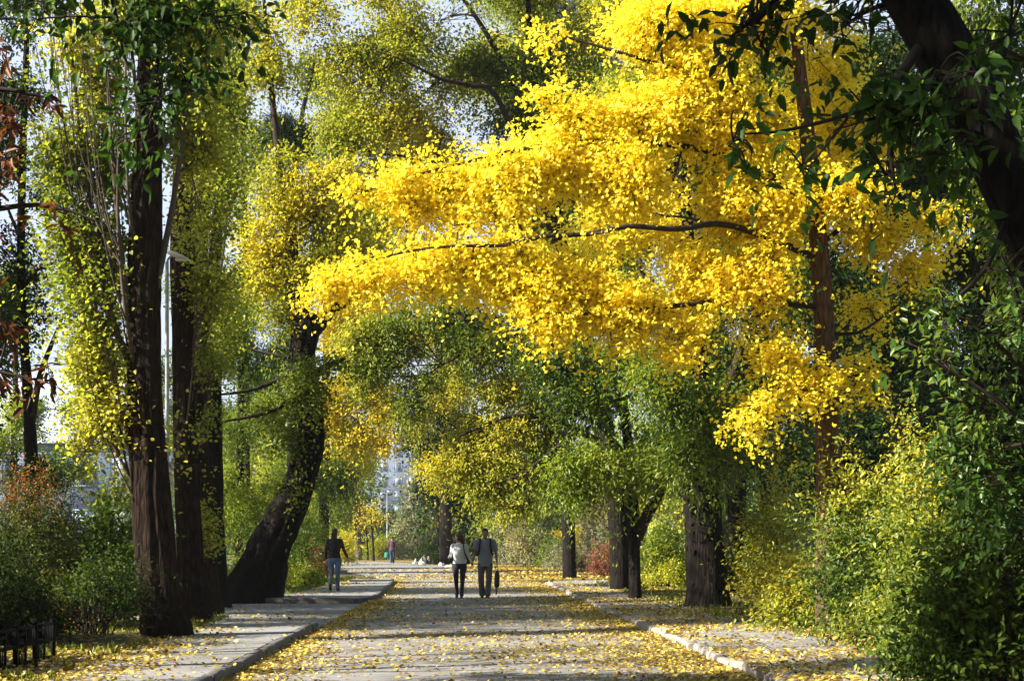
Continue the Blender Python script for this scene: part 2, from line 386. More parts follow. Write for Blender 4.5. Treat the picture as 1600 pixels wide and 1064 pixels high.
def tree(name, label, cat='tree', group=None, trunk=(), limbs=(), clumps=(), leaf='green', bark='bark', seed=1, ridges=8, barkd=.05, segs=22,
         sub=10, twig='twig', cup=None, zmin=None, ground=.1, conn=True, shoots=None, **ov):
    rng = np.random.default_rng(seed); s = dict(SPEC[leaf]); s.update(ov)
    def world(poly):
        p = []
        for (px, py, d, w) in poly:
            q = P(px, py, d); p.append([*q, w / 2 * d / FPX])
        return np.array(p)
    tk = world(trunk); base = tk[0][:3].copy(); base[2] = max(base[2], ground if ground is not None else base[2])
    rt = root(name, tuple(base), label, cat, group)
    mb = MB(); nodes = []
    q = catmull(tk, .14); q = q.copy(); q[0, 2] -= .25
    tube(mb, q[:, :3], q[:, 3], segs, barkd, seed, True, ridges)
    nodes.append(q)
    mb.build('trunk', M[bark], rt, smooth=True)
    br = MB()
    for i, lp in enumerate(limbs):
        l = catmull(world(lp), .2); tube(br, l[:, :3], l[:, 3], 9, barkd * .7, seed + i, True, 4); nodes.append(l)
    nd = np.concatenate(nodes)
    nd = nd[nd[:, 2] > (base[2] + .3 * (nd[:, 2].max() - base[2]))] if len(limbs) == 0 else nd
    fo = MB(); noise = Noise(seed + 5, 1.0, 2); tn = Noise(seed + 9, s.get('tscale', 1.1), 2)
    for c in clumps:
        C, O, D, dt = sample_clump(rng, c, s, noise)
        if len(O) == 0: continue
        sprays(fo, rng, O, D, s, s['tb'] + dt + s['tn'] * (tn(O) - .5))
        if conn:
            cost = np.linalg.norm(nd[:, :3] - C, axis=1) + .5 * np.maximum(0, nd[:, 2] - C[2])
            a = nd[np.argmin(cost)]; dist = np.linalg.norm(C - a[:3])
            r0 = min(a[3] * .7, .016 + .011 * dist)
            mid = (a[:3] + C) / 2 + np.array([0, 0, .12 * dist]) + rng.normal(size=3) * .08 * dist
            bez_tubes(br, a[:3], mid, C, r0, max(.3 * r0, .006), 9, 6)
            m = min(len(O), sub); idx = rng.choice(len(O), m, replace=False)
            tt = rng.uniform(.45, 1, (m, 1))
            st = (1 - tt) ** 2 * a[:3] + 2 * tt * (1 - tt) * mid + tt ** 2 * C
            en = O[idx] + D[idx] * s['ln'] * .5
            md = (st + en) / 2 + rng.normal(size=(m, 3)) * .12 + np.array([0, 0, .08])
            bez_tubes(br, st, md, en, max(.35 * r0, .007), .003, 6, 4)
        j = rng.choice(len(O), max(1, len(O) // 3), replace=False)      # bare twig inside a third of the sprays
        bez_tubes(br, O[j] - D[j] * .15, O[j] + D[j] * s['ln'] * .4, O[j] + D[j] * s['ln'] * .9 - np.array([0, 0, s['droop'] * .8]), .005, .002, 3, 3)
    if shoots:                                                              # slender upright shoots rising beside the trunk
        n, zlo, zhi, dx, up = shoots
        pool = np.concatenate(nodes); pool = pool[(pool[:, 2] > zlo) & (pool[:, 2] < zhi)]
        a = pool[rng.integers(0, len(pool), n)]; h = rng.uniform(.5, 1, n) * up; sx = dx * rng.uniform(.2, 1, n); sy = rng.normal(size=n) * .45
        st = a[:, :3]; en = st + np.c_[sx, sy, h]; md = st + np.c_[sx * .9, sy * .9, h * .35]
        bez_tubes(br, st, md, en, rng.uniform(.010, .022, n), .004, 12, 5)
    br.build('branches', M[twig], rt, smooth=True)
    fo.build('crown', M[s['mat']], rt)
    return rt

def shrub(name, label, cat='shrub', group=None, px=0, base=900, w=100, top=800, leaf='shrub', seed=1, cover=3.2, z=.08, d=None, nst=26, depth=.75, twig='twig', full=.25, dt=0, lean=(0, 0, 0), **ov):
    """mound of leafy shoots growing from one foot; px = centre, base = pixel row of the foot, w = full width, top = pixel row of the top"""
    rng = np.random.default_rng(seed); s = dict(SPEC[leaf]); s.update(ov)
    if d is None: d = (CAMZ - z) * FPX / (base - HY)
    k = FPX / d; C0 = P(px, base, d); C0[2] = z
    H = (base - top) / k; Rx = w / 2 / k; Ry = Rx * depth if depth < 3 else depth
    rt = root(name, tuple(C0), label, cat, group)
    la = (s['L']) ** 2 * s['W'] * .62
    n = int(2.7 * cover * Rx * 2 * H * .85 / (la * s['k']))
    noise = Noise(seed + 5, 1.0, 2); tn = Noise(seed + 9, 1.6, 2); hn = Noise(seed + 3, s['hs'], 2)
    u = unit(rng.normal(size=(n, 3))); u[:, 2] = np.abs(u[:, 2])
    r = rng.uniform(full, 1, n) ** .6 * (.62 + .58 * noise(u * 2.4 + C0))
    O = C0 + u * r[:, None] * np.array([Rx, Ry, H]) + np.array([0, 0, .08])
    low = rng.uniform(0, 1, n) < .4                                     # the flanks reach down to the ground
    O[low, 2] = z + .08 + (O[low, 2] - z) * rng.uniform(.1, .9, low.sum())
    D = unit(u * s['out'] + np.array([0, 0, s['up']]) + rng.normal(size=(n, 3)) * .4)
    kp = hn(O) > s['hole']; O, D = O[kp], D[kp]
    fo = MB(); sprays(fo, rng, O, D, s, s['tb'] + dt + s['tn'] * (tn(O) - .5))
    st = MB(); m = min(nst, len(O)); idx = rng.choice(len(O), m, replace=False)
    a = C0 + np.c_[rng.normal(size=(m, 2)) * .18 * Rx, np.full(m, -.1)]
    e = O[idx] + D[idx] * (rng.uniform(0, 1, (m, 1)) < .4) * .3; md = (a + e) / 2 + np.c_[np.zeros((m, 2)), np.full(m, .2 * H)] - (e - a) * np.array([.15, .15, 0])
    bez_tubes(st, a, md, e, .014, .004, 7, 5)
    j = rng.choice(len(O), max(1, len(O) // 3), replace=False)
    bez_tubes(st, O[j] - D[j] * .12, O[j] + D[j] * s['ln'] * .4, O[j] + D[j] * s['ln'] * .9 - np.array([0, 0, s['droop'] * .8]), .004, .002, 3, 3)
    st.build('stems', M[twig], rt, smooth=True)
    fo.build('foliage', M[s['mat']], rt)
    return rt
# ------------------------------------------------------------------ the setting: ground, road, pavements, kerbs, fallen leaves
M['road'] = asphalt_mat('worn_asphalt', (.205, .195, .183), (.28, .266, .25))
M['pave'] = asphalt_mat('pavement_asphalt', (.225, .216, .205), (.305, .292, .277), crack=True)
M['kerb'] = plain_mat('kerb_stone', (.27, .235, .205), .9, .3, 9, bump=.3)
M['kerb_dark'] = plain_mat('kerb_concrete', (.11, .104, .098), .9, .35, 9, bump=.3)
M['ground'] = litter_mat('leafy_soil', (.06, .045, .028), (.055, .075, .02), .30)
M['verge'] = litter_mat('leaf_covered_verge', (.075, .055, .03), (.07, .085, .022), .42)
M['verge_gold'] = litter_mat('golden_leaf_verge', (.14, .10, .035), (.16, .14, .035), .62)

ROAD_L = [(-2.55, -4), (-2.72, 2), (-3.07, 16.4), (-3.31, 26.5), (-3.5, 37.5), (-4.3, 56), (-7.2, 70), (-13, 83), (-34, 98)]
ROAD_R = [(3.45, -4), (3.2, 2), (2.63, 16.4), (2.23, 25.5), (1.25, 50), (.6, 62), (-1.2, 78), (-4.6, 96), (-9, 108), (-34, 118)]

def poly_interp(pl, y):
    a = np.array(pl); return np.interp(y, a[:, 1], a[:, 0])

def sheet(name, pts, z, mat, k='structure'):
    """flat sheet between a left and a right border, cut in strips"""
    L_, R_ = pts; mb = MB()
    def res(pl, n):
        a = np.array(pl, float); s = np.concatenate([[0], np.cumsum(np.linalg.norm(np.diff(a, axis=0), axis=1))])
        t = np.linspace(0, s[-1], n); return np.c_[np.interp(t, s, a[:, 0]), np.interp(t, s, a[:, 1])]
    n = 60; a, b = res(L_, n), res(R_, n); m = 9
    t = np.linspace(0, 1, m)[None, :, None]
    g = a[:, None] * (1 - t) + b[:, None] * t
    V = np.concatenate([g, np.full((n, m, 1), z)], 2).reshape(-1, 3)
    i = np.arange(n - 1)[:, None] * m; j = np.arange(m - 1)[None]
    mb.add(V, np.stack([i + j, i + j + 1, i + m + j + 1, i + m + j], -1).reshape(-1, 4))
    return kind(mb.build(name, mat), k)

def slab(name, outline, z0, z1, mat):
    """flat slab with a real step at its border; the outline runs anticlockwise"""
    mb = MB(); o = np.array(outline, float); n = len(o); c = o.mean(0)
    V = np.vstack([np.c_[o, np.full(n, z1)], [[*c, z1]]])
    j = np.arange(n); mb.add(V, np.stack([j, (j + 1) % n, np.full(n, n)], -1))
    V = np.vstack([np.c_[o, np.full(n, z0)], np.c_[o, np.full(n, z1)]])
    mb.add(V, np.stack([j, (j + 1) % n, n + (j + 1) % n, n + j], -1))
    return kind(mb.build(name, mat), 'structure')

def field(name, xa, xb, ya, yb, z, mat, amp=.05, nx=60, ny=60, seed=3, power=1.0):
    """gently bumpy ground between two borders given as functions of y"""
    mb = MB(); nz = Noise(seed, .8, 3)
    y = np.linspace(ya, yb, ny)[:, None]; t = np.linspace(0, 1, nx)[None] ** power
    A = xa(y) if callable(xa) else xa; B = xb(y) if callable(xb) else xb
    x = A + (B - A) * t; y = np.broadcast_to(y, x.shape)
    p = np.stack([x, y, np.zeros_like(x)], -1)
    e = np.minimum(1, np.abs(x - A) / .6)
    h = z + amp * (nz(p.reshape(-1, 3)).reshape(x.shape) - .5) * 2 * e
    V = np.stack([x, y, h], -1).reshape(-1, 3)
    i = np.arange(ny - 1)[:, None] * nx; j = np.arange(nx - 1)[None]
    mb.add(V, np.stack([i + j, i + j + 1, i + nx + j + 1, i + nx + j], -1).reshape(-1, 4))
    return kind(mb.build(name, mat, smooth=True), 'structure')

def kerb(name, pl, h, w, mat, stone=.9, jit=.012, seed=1, z0=-.03):
    """row of kerb stones with worn, slightly shifted edges along a line; w is laid to the right of the line"""
    a = np.array(pl, float); s = np.concatenate([[0], np.cumsum(np.linalg.norm(np.diff(a, axis=0), axis=1))])
    rng = np.random.default_rng(seed); mb = MB(); t = 0
    prof = np.array([[0, z0], [0, h - .035], [.012, h - .012], [.035, h], [w - .02, h], [w, h - .015], [w, z0]])
    while t < s[-1] - .15:
        l = min(stone * rng.uniform(.75, 1.15), s[-1] - t); m = 4
        u = np.linspace(t + .006, t + l - .006, m)
        c = np.c_[np.interp(u, s, a[:, 0]), np.interp(u, s, a[:, 1])]
        T = unit(np.gradient(c, axis=0)); Nn = np.c_[T[:, 1], -T[:, 0]]
        off = rng.normal() * jit; dz = rng.normal() * jit * .7; tw = rng.normal() * jit
        V = []
        for i in range(m):
            e = .012 if i in (0, m - 1) else 0
            for (x, zz) in prof:
                zz2 = zz + (dz + tw * (i / (m - 1) - .5) - (e if zz > 0 else 0) if zz > 0 else 0)
                q = c[i] + Nn[i] * (x + off + (e if x < .02 else 0)); V.append([*q, zz2 + (rng.normal() * .003 if zz > 0 else 0)])
        k = len(prof); F = []
        for i in range(m - 1):
            for j in range(k - 1): F.append([i * k + j, (i + 1) * k + j, (i + 1) * k + j + 1, i * k + j + 1])
        mb.add(V, np.array(F))
        for i in (0, m - 1):
            r_ = [i * k + j for j in range(k)]
            mb.add(np.array(V)[r_], np.array([[0, j, j + 1] for j in range(1, k - 1)]))
        t += l
    return kind(mb.build(name, mat), 'structure')

# the ground sheet reaches the horizon
g = MB(); g.add([[-1500, -200, -.035], [1500, -200, -.035], [1500, 3000, -.035], [-1500, 3000, -.035]], [[0, 1, 2, 3]])
kind(g.build('ground', M['ground']), 'structure')
sheet('road', (ROAD_L, ROAD_R), 0.0, M['road'])
sheet('driveway', ([(-3.3, 36.6), (-6, 36.5), (-12, 36), (-30, 34)][::-1], [(-3.25, 26.6), (-6, 27.2), (-12, 28.5), (-30, 28)][::-1]), -.004, M['pave'])

lk = lambda y: poly_interp(ROAD_L, y)
rk = lambda y: poly_interp(ROAD_R, y)
def lside(y): return poly_interp([(-4.3, -4), (-4.55, 14), (-4.75, 18), (-5.0, 24), (-5.3, 28.4)], y)
def rside(y): return poly_interp([(5.4, -4), (4.9, 14), (4.3, 24), (3.6, 36), (3.1, 50), (3.4, 60)], y)
# left pavement in two lengths with a driveway between, right pavement
ys = np.linspace(-4, 26.2, 26)
slab('pavement', [(lk(y) - .13, y) for y in ys] + [(-3.75, 26.75), (-5.25, 27.2)] + [(lside(y), y) for y in ys[::-1]], -.03, .112, M['pave'])
kerb('kerb', [(lk(y), y) for y in ys[::-1]] , .12, .13, M['kerb_dark'], 1.0, .006, 3)
B_out = [(-9.5, 37.6), (-7.3, 37.6), (-3.95, 37.5), (-3.62, 37.9), (-3.56, 39), (-3.75, 44), (-4.15, 52), (-4.42, 56), (-4.9, 56.4), (-5.9, 56), (-5.85, 46), (-6.2, 42), (-7.5, 40.4), (-9.5, 40)]
slab('pavement', B_out, -.03, .092, M['pave'])
kerb('kerb', [(-9.5, 37.48), (-7.3, 37.48), (-3.93, 37.38), (-3.55, 37.62), (-3.43, 38.1), (-3.43, 39), (-3.62, 44), (-4.02, 52), (-4.29, 56), (-4.6, 56.5)][::-1], .108, .13, M['kerb_dark'], 1.2, .004, 4)
slab('pavement', [(-17, 69.5), (-8.2, 69), (-7.5, 69.6), (-7.6, 71), (-9.5, 76), (-12, 80), (-19, 84)], -.03, .14, M['pave'])
yr = np.linspace(-4, 49.5, 40)
wob = lambda y: .06 * np.sin(y * .9) + .04 * np.sin(y * 2.3 + 1)
end = [(1.28, 50.6), (1.12, 52.0), (1.5, 53.2), (2.6, 54.0), (3.3, 54.4)]
kerb('kerb', [(rk(y) + wob(y), y) for y in yr] + [(x, y) for x, y in end], .10, .17, M['kerb'], .95, .02, 5)
slab('pavement', [(rside(y), y) for y in yr] + [(3.35, 54.2), (2.6, 53.85), (1.62, 53.0), (1.4, 51.8)] + [(rk(y) + wob(y) + .16, y) for y in yr[::-1]], -.03, .104, M['pave'])
# verges
lv = lambda y: lside(y) + .03
field('verge', lv, -45, -4, 27.3, .085, M['verge'], .07, 70, 70, 3, 2.0)
field('verge', lambda y: poly_interp([(-9.4, 36.7), (-9.4, 40.2), (-7.6, 40.3), (-6.1, 42.2), (-5.8, 46), (-5.85, 57), (-8.5, 69), (-12, 80), (-30, 92)], y) , -75, 36.7, 92, .075, M['verge'], .05, 50, 70, 4, 2.0)
field('verge', lambda y: rside(y) - .03, 60, -4, 54.3, .085, M['verge'], .06, 70, 70, 5, 2.0)
field('verge', lambda y: poly_interp(ROAD_R, y) + .05, 70, 54.6, 118, .012, M['verge_gold'], .012, 60, 60, 6, 1.6)

# ---- fallen leaves: separate small curled leaves, thick in the gutters and under the yellow tree
def fallen(name, n, ya, yb, xa, xb, dens, zf, size, seed, pw=1.0):
    rng = np.random.default_rng(seed)
    y = ya + (yb - ya) * rng.uniform(0, 1, n) ** pw
    A, B = xa(y), xb(y); x = A + (B - A) * rng.uniform(0, 1, n)
    p = np.c_[x, y, np.zeros(n)]
    keep = rng.uniform(0, 1, n) < dens(x, y, p)
    x, y = x[keep], y[keep]; m = len(x)
    z = zf(x, y) + rng.uniform(.004, .02, m)
    ang = rng.uniform(0, 6.283, m); tilt = rng.normal(size=(m, 2)) * .5
    A_ = np.c_[np.cos(ang), np.sin(ang), rng.normal(size=m) * .18]
    Nn = np.c_[tilt, np.ones(m)]; Nn[rng.uniform(0, 1, m) < .5] *= -1
    mb = MB()
    put_leaves(mb, np.c_[x, y, z], A_, Nn, size * rng.uniform(.45, 1.35, m), .85, 'fan', rng.uniform(0, 1, m) ** .9)
    return kind(mb.build(name, M['fallen']), 'stuff')

fn = Noise(21, .55, 3); fn2 = Noise(22, 2.4, 2); fst = Noise(23, 1.0, 2)
def d_road(x, y, p):
    st = p * np.array([.35, 1.6, 1])                       # drifts lie across the road
    f = fn(p) * .5 + fst(st) * .5
    L_, R_ = lk(y), rk(y); u = (x - L_) / (R_ - L_)
    edge = 1.5 * np.exp(-(x - L_) / .28) + 1.5 * np.exp(-(R_ - x) / .42) + .5 * np.exp(-(R_ - x) / 1.1)
    base = .12 + .42 * np.clip((u - .3) * 1.5, 0, 1) - .35 * np.exp(-((u - .45) / .16) ** 2) * (y < 19)
    bare = np.clip(1 - np.abs(y - 41.5) / 4.2, 0, 1)        # the couple walks over a bare stretch
    dd = np.clip((f - .40) * 3.6, .04, 1) * base * 1.0 + edge * .75 + .15 * fn2(p)
    dd = dd * (1 - .88 * bare)
    return np.clip(dd, 0.03, 1)
fallen('fallen_leaves', 95000, 11, 60, lk, rk, d_road, lambda x, y: 0 * x, .050, 1, 1.35)
def d_right(x, y, p):
    f = fn(p + 7) * .6 + fn2(p + 3) * .4
    bare = np.exp(-((x - rk(y) - 1.0) / .55) ** 2) * (y < 26) * .35 + .9 * np.exp(-((y - 52) / 4) ** 2)
    return np.clip((.95 - bare) * np.clip((f - .15) * 2.4, .15, 1), .03, 1)
fallen('fallen_leaves', 72000, 11, 54, lambda y: rk(y) + .02, lambda y: rside(y) + 3.2, d_right, lambda x, y: np.where(x < rk(y) + .2, .108, .108), .052, 2, 1.3)
def d_left(x, y, p):
    f = fn(p + 17) * .6 + fn2(p + 13) * .4
    t = (x - lside(y)) / (lk(y) - lside(y))
    return np.clip(np.clip(1.0 - t * 1.35, .06, 1) * np.clip((f - .28) * 2.2, .05, 1), 0, 1)
fallen('fallen_leaves', 22000, 11, 26.6, lambda y: lside(y) - 2.2, lambda y: lk(y) - .02, d_left, lambda x, y: .118 + 0 * x, .055, 3, 1.2)
fallen('fallen_leaves', 2600, 28.6, 36.4, lambda y: -9.5 + 0 * y, lk, lambda x, y, p: np.clip(fn(p) - .2, 0, 1) * .6, lambda x, y: -.002 + 0 * x, .07, 6)
fallen('fallen_leaves', 1800, 38, 56, lambda y: -5.8 + 0 * y, lambda y: lk(y) - .3, lambda x, y, p: np.clip(.75 - (x + 5.8) * .6, .04, 1) * .5, lambda x, y: .097 + 0 * x, .075, 7)
def d_far(x, y, p):
    f = fst(p * np.array([.15, .5, 1])) * .6 + fn(p) * .4
    return np.clip((f - .3) * 2.6, .05, 1)
fallen('fallen_leaves', 15000, 54.6, 92, lambda y: rk(y) - 1.5, lambda y: rk(y) + 11, d_far, lambda x, y: np.where(x > rk(y), .028, .002), .11, 8, 1.3)
fallen('fallen_leaves', 7000, 56, 96, lk, rk, lambda x, y, p: d_far(x, y, p) * .7, lambda x, y: .002 + 0 * x, .10, 9, 1.2)

# ---- weeds and short grass along the edges of the pavements
def weeds(name, n, ya, yb, xa, xb, seed, z):
    rng = np.random.default_rng(seed); y = rng.uniform(ya, yb, n); A, B = xa(y), xb(y); x = A + (B - A) * rng.uniform(0, 1, n) ** 1.3
    p = np.c_[x, y, np.zeros(n)]; kp = fn2(p * 1.4) > .5; x, y = x[kp], y[kp]; m = len(x)
    C = np.repeat(np.c_[x, y, np.full(m, z)], 5, 0) + np.c_[rng.normal(size=(m * 5, 2)) * .035, np.zeros(m * 5)]
    A_ = np.c_[rng.normal(size=(m * 5, 2)) * .45, np.ones(m * 5)]; mb = MB()
    put_leaves(mb, C, A_, rng.normal(size=(m * 5, 3)), rng.uniform(.05, .16, m * 5), .16, 'ovate', rng.uniform(.2, .7, m * 5))
    kind(mb.build(name, M['shrub'], None), 'stuff')
weeds('grass', 420, 14, 28, lambda y: lside(y) + .15, lambda y: lside(y) - 1.6, 41, .09)
weeds('grass', 1300, 15, 50, lambda y: rside(y) - .35, lambda y: rside(y) + 2.2, 42, .09)
weeds('grass', 1500, 40, 58, lambda y: -5.8 + 0 * y, lambda y: -9.5 + 0 * y, 43, .08)

# drifts blown against the two kerbs
def d_drift(side):
    def f(x, y, p):
        t = (x - lk(y)) if side < 0 else (rk(y) - x)
        return np.clip(np.exp(-t / .30) * (.45 + .9 * np.clip((fn(p + 31) - .3) * 2.2, 0, 1)), 0, 1) * (1 - .8 * np.clip(1 - np.abs(y - 41.5) / 4.2, 0, 1))
    return f
fallen('fallen_leaves', 34000, 11, 50, lambda y: lk(y) + .01, lambda y: lk(y) + 1.2, d_drift(-1), lambda x, y: .022 * np.exp(-(x - lk(y)) / .15), .05, 11, 1.5)
fallen('fallen_leaves', 36000, 11, 50, lambda y: rk(y) - 1.4, lambda y: rk(y) - .01, d_drift(1), lambda x, y: .025 * np.exp(-(rk(y) - x) / .15), .05, 12, 1.5)
# ------------------------------------------------------------------ trees and shrubs, each standing at its own distance
def cl(d, *rows):
    return [(r[0], r[1], d + (r[5] if len(r) > 5 else 0), r[2], r[3], r[4]) + ((r[6],) if len(r) > 6 else ()) for r in rows]

# --- the golden ginkgo over the road
D = 24.0
gk = cl(D,
    (510, 446, 42, 26, 3.6, -1.5), (580, 424, 55, 34, 3.8, -1.5), (655, 425, 65, 48, 3.8, -1.4), (740, 425, 70, 58, 3.8, -1.3), (830, 432, 75, 66, 3.8, -1.2),
    (920, 450, 75, 72, 3.8, -1.1), (1000, 478, 70, 66, 3.6, -1.0), (860, 500, 60, 34, 3, -1.4), (1050, 535, 52, 40, 3.2, -1.0), (955, 535, 60, 26, 3, -1.3),
    (560, 300, 32, 16, 3, -1.3), (615, 286, 45, 30, 3.6, -1.3), (690, 285, 52, 50, 3.6, -1.2), (640, 325, 24, 34, 2.6, -1.3), (720, 345, 28, 34, 2.6, -1.4), (770, 268, 72, 58, 3.8, -1.1),
    (855, 265, 80, 72, 3.8, -.9), (950, 275, 85, 80, 3.8, -.8), (1050, 290, 85, 85, 3.6, -.6), (790, 325, 50, 36, 2.6, -1.3),
    (875, 48, 42, 32, 3.2, -.8), (935, 78, 56, 42, 3.4, -.8), (1010, 50, 70, 66, 3.4, -.5), (905, 185, 55, 38, 3.2, -.9), (862, 152, 30, 20, 2.8, -1.0),
    (1005, 178, 78, 62, 3.6, -.7), (1090, 90, 80, 95, 3.4, -.4), (1180, 40, 80, 90, 3.2, 0), (1120, 200, 85, 80, 3.6, -.4), (1180, 190, 66, 85, 3.4, -.2),
    (1290, 95, 66, 85, 2.2, 1.3), (1340, 190, 58, 66, 2.4, .8), (1150, 330, 85, 85, 3.6, -.2), (1235, 325, 85, 75, 3.0, .9), (1325, 290, 75, 46, 3.2, -.5), (1400, 312, 66, 46, 3, .2),
    (1462, 350, 46, 36, 2.4, .4), (1360, 372, 60, 46, 2.6, .2), (1425, 415, 46, 42, 2.0, .4), (1190, 430, 60, 72, 2.8, -.6), (1115, 430, 75, 75, 3.4, -.6),
    (1220, 560, 46, 46, 1.8, -.7), (1178, 632, 36, 36, 2.4, -.9), (1255, 612, 58, 36, 2.4, -.6), (1335, 590, 46, 32, 2.2, 0), (1165, 668, 22, 26, 2, -1), (1350, 480, 38, 50, 1.3, .3),
    (1180, 520, 50, 50, 1.8, -.4), (1050, 352, 36, 12, 1.8, -1.7), (940, 366, 30, 10, 1.4, -1.9), (800, 378, 26, 8, 1.2, -1.9), (1080, 400, 80, 80, 2.0, 1.2), (980, 350, 90, 70, 2.0, 1.0), (1250, 230, 100, 90, 2.0, 1.6), (1130, 0, 110, 80, 2.2, 1.2), (1080, -120, 150, 80, 2, 0), (1280, -120, 120, 90, 2, 0), (1200, -260, 110, 80, 2, 0))
gk = [(c[0], c[1], c[2], c[3], c[4], c[5] * .82) + tuple(c[6:]) for c in gk]
tree('ginkgo_tree', 'golden ginkgo tree arching its long branch over the road', 'tree', None,
     trunk=[(1298, 984, D, 50), (1297, 900, D, 44), (1296, 800, D, 40), (1294, 700, D, 37), (1289, 560, D, 33), (1283, 430, D, 29), (1272, 300, D, 26), (1258, 180, D, 22), (1245, 60, D, 18), (1238, -100, D, 12), (1232, -260, D, 6)],
     limbs=[[(1280, 405, D, 12), (1180, 364, 23.4, 10), (1120, 350, 23.1, 9.5), (1060, 358, 22.8, 9), (980, 354, 22.6, 8), (920, 366, 22.5, 7.5), (850, 369, 22.4, 7), (790, 383, 22.3, 6), (690, 386, 22.3, 4.5), (600, 402, 22.4, 3.5), (500, 440, 22.5, 2)],
            [(1275, 335, D, 12), (1150, 250, 23.6, 11), (1000, 222, 23.2, 9), (850, 228, 22.9, 7), (720, 256, 22.7, 5), (620, 283, 22.6, 3.5), (545, 308, 22.6, 2)],
            [(1286, 480, D, 10), (1150, 470, 23.3, 9), (1020, 482, 22.9, 7), (900, 492, 22.6, 4), (830, 505, 22.5, 2)],
            [(1260, 205, D, 10), (1130, 135, 23.6, 8), (1000, 92, 23.3, 6), (890, 60, 23.2, 3)], [(1250, 110, D, 9), (1120, 20, 24, 7), (980, -20, 24, 4)],
            [(1278, 385, D, 9), (1350, 335, 24.2, 7), (1430, 332, 24.3, 5), (1490, 362, 24.4, 3)], [(1287, 520, D, 8), (1340, 520, 24, 5), (1400, 480, 24.2, 3)],
            [(1291, 610, D, 7), (1230, 590, 23.4, 5), (1165, 640, 23, 2.5)], [(1291, 600, D, 6), (1340, 585, D, 3)]],
     clumps=gk, leaf='ginkgo', bark='bark_ginkgo', seed=11, ridges=7, barkd=.045, sub=8)

# --- the poplars at the edge of the left pavement
D = 22.4
tree('poplar_tree', 'thick poplar trunk with bright leafy shoots, nearest to the pavement edge', 'tree', 'poplars on the left verge',
     trunk=[(262, 996, D, 88), (254, 960, D, 70), (244, 880, D, 60), (236, 760, D, 56), (227, 640, D, 53), (225, 500, D, 49), (228, 360, D, 48), (230, 240, D, 42), (233, 120, D, 36), (236, 0, D, 30), (238, -150, D, 22)],
     limbs=[[(206, 570, D, 15), (182, 520, 22.3, 11), (160, 420, 22.2, 9), (138, 300, 22.2, 7), (118, 150, 22.2, 5), (105, -20, 22.2, 3)], [(205, 500, D, 10), (190, 400, 22.1, 8), (176, 250, 22, 6), (165, 80, 22, 4), (160, -60, 22, 3)],
            [(206, 700, D, 9), (186, 620, 22.2, 7), (160, 520, 22.1, 5), (130, 420, 22, 3)], [(212, 760, D, 6), (180, 700, 22.3, 5), (150, 610, 22.3, 3)],
            [(244, 450, D, 12), (268, 330, 22.4, 9), (290, 180, 22.5, 7), (300, 20, 22.5, 4)], [(240, 300, D, 10), (215, 160, 22.2, 7), (200, 20, 22.2, 4)], [(246, 250, D, 9), (320, 90, 22.6, 6), (340, -60, 22.6, 3)],
            [(214, 420, D, 7), (200, 300, 21.9, 5), (196, 140, 21.9, 4), (200, 0, 21.9, 3)], [(215, 600, D, 7), (195, 480, 21.9, 6), (184, 340, 21.9, 4), (186, 180, 21.9, 3)]],
     clumps=cl(D, (105, 90, 50, 110, 2.1), (100, 250, 44, 110, 2.2), (125, 370, 54, 90, 2.3), (145, 470, 58, 90, 2.4), (150, 580, 52, 80, 2.4), (165, 660, 50, 50, 2.2), (130, 700, 40, 30, 1.6),
                (160, 160, 44, 110, 1.8, .2), (176, 300, 36, 90, 1.7, .3), (190, 440, 24, 80, 1.2, .3), (150, 40, 60, 70, 1.6, .3), (290, 90, 55, 120, 1.8, .4, {'dt': -.25}), (305, 240, 52, 90, 1.6, .6, {'dt': -.25}), (305, 340, 40, 80, 1.3, 3.2, {'dt': -.2}), (230, 30, 70, 80, 1.6, 0, {'dt': -.15}), (200, -60, 100, 70, 1.6), (320, -60, 60, 80, 1.4), (262, 720, 14, 30, .8), (275, 640, 12, 30, .7)),
     leaf='poplar', bark='bark_red', seed=21, ridges=10, barkd=.06, segs=48, sub=9, twig='twig_pale', shoots=(34, 1.6, 6.5, -1.1, 4.5))
D = 27.0
tree('poplar_tree', 'ridged poplar trunk just behind the white lamp post', 'tree', 'poplars on the left verge',
     trunk=[(308, 978, D, 58), (302, 930, D, 44), (296, 840, D, 38), (290, 700, D, 35), (286, 540, D, 33), (284, 380, D, 36), (288, 220, D, 30), (290, 60, D, 24), (292, -100, D, 16)],
     limbs=[[(295, 430, D, 9), (320, 330, D, 7), (335, 200, D, 5), (345, 60, D, 3)], [(296, 560, D, 7), (318, 470, D, 5), (332, 370, D, 3)]],
     clumps=cl(D, (330, 330, 40, 100, 1.9), (345, 180, 32, 100, 1.6), (322, 470, 34, 80, 1.6), (330, 590, 26, 60, 1.2), (350, 40, 36, 90, 1.5), (300, -60, 70, 80, 1.6), (316, 680, 16, 40, 1.0)),
     leaf='poplar', bark='bark_red', seed=22, ridges=10, barkd=.06, segs=40, sub=8, twig='twig_pale', tb=.45, shoots=(18, 2.5, 7, .7, 4))
D = 31.5
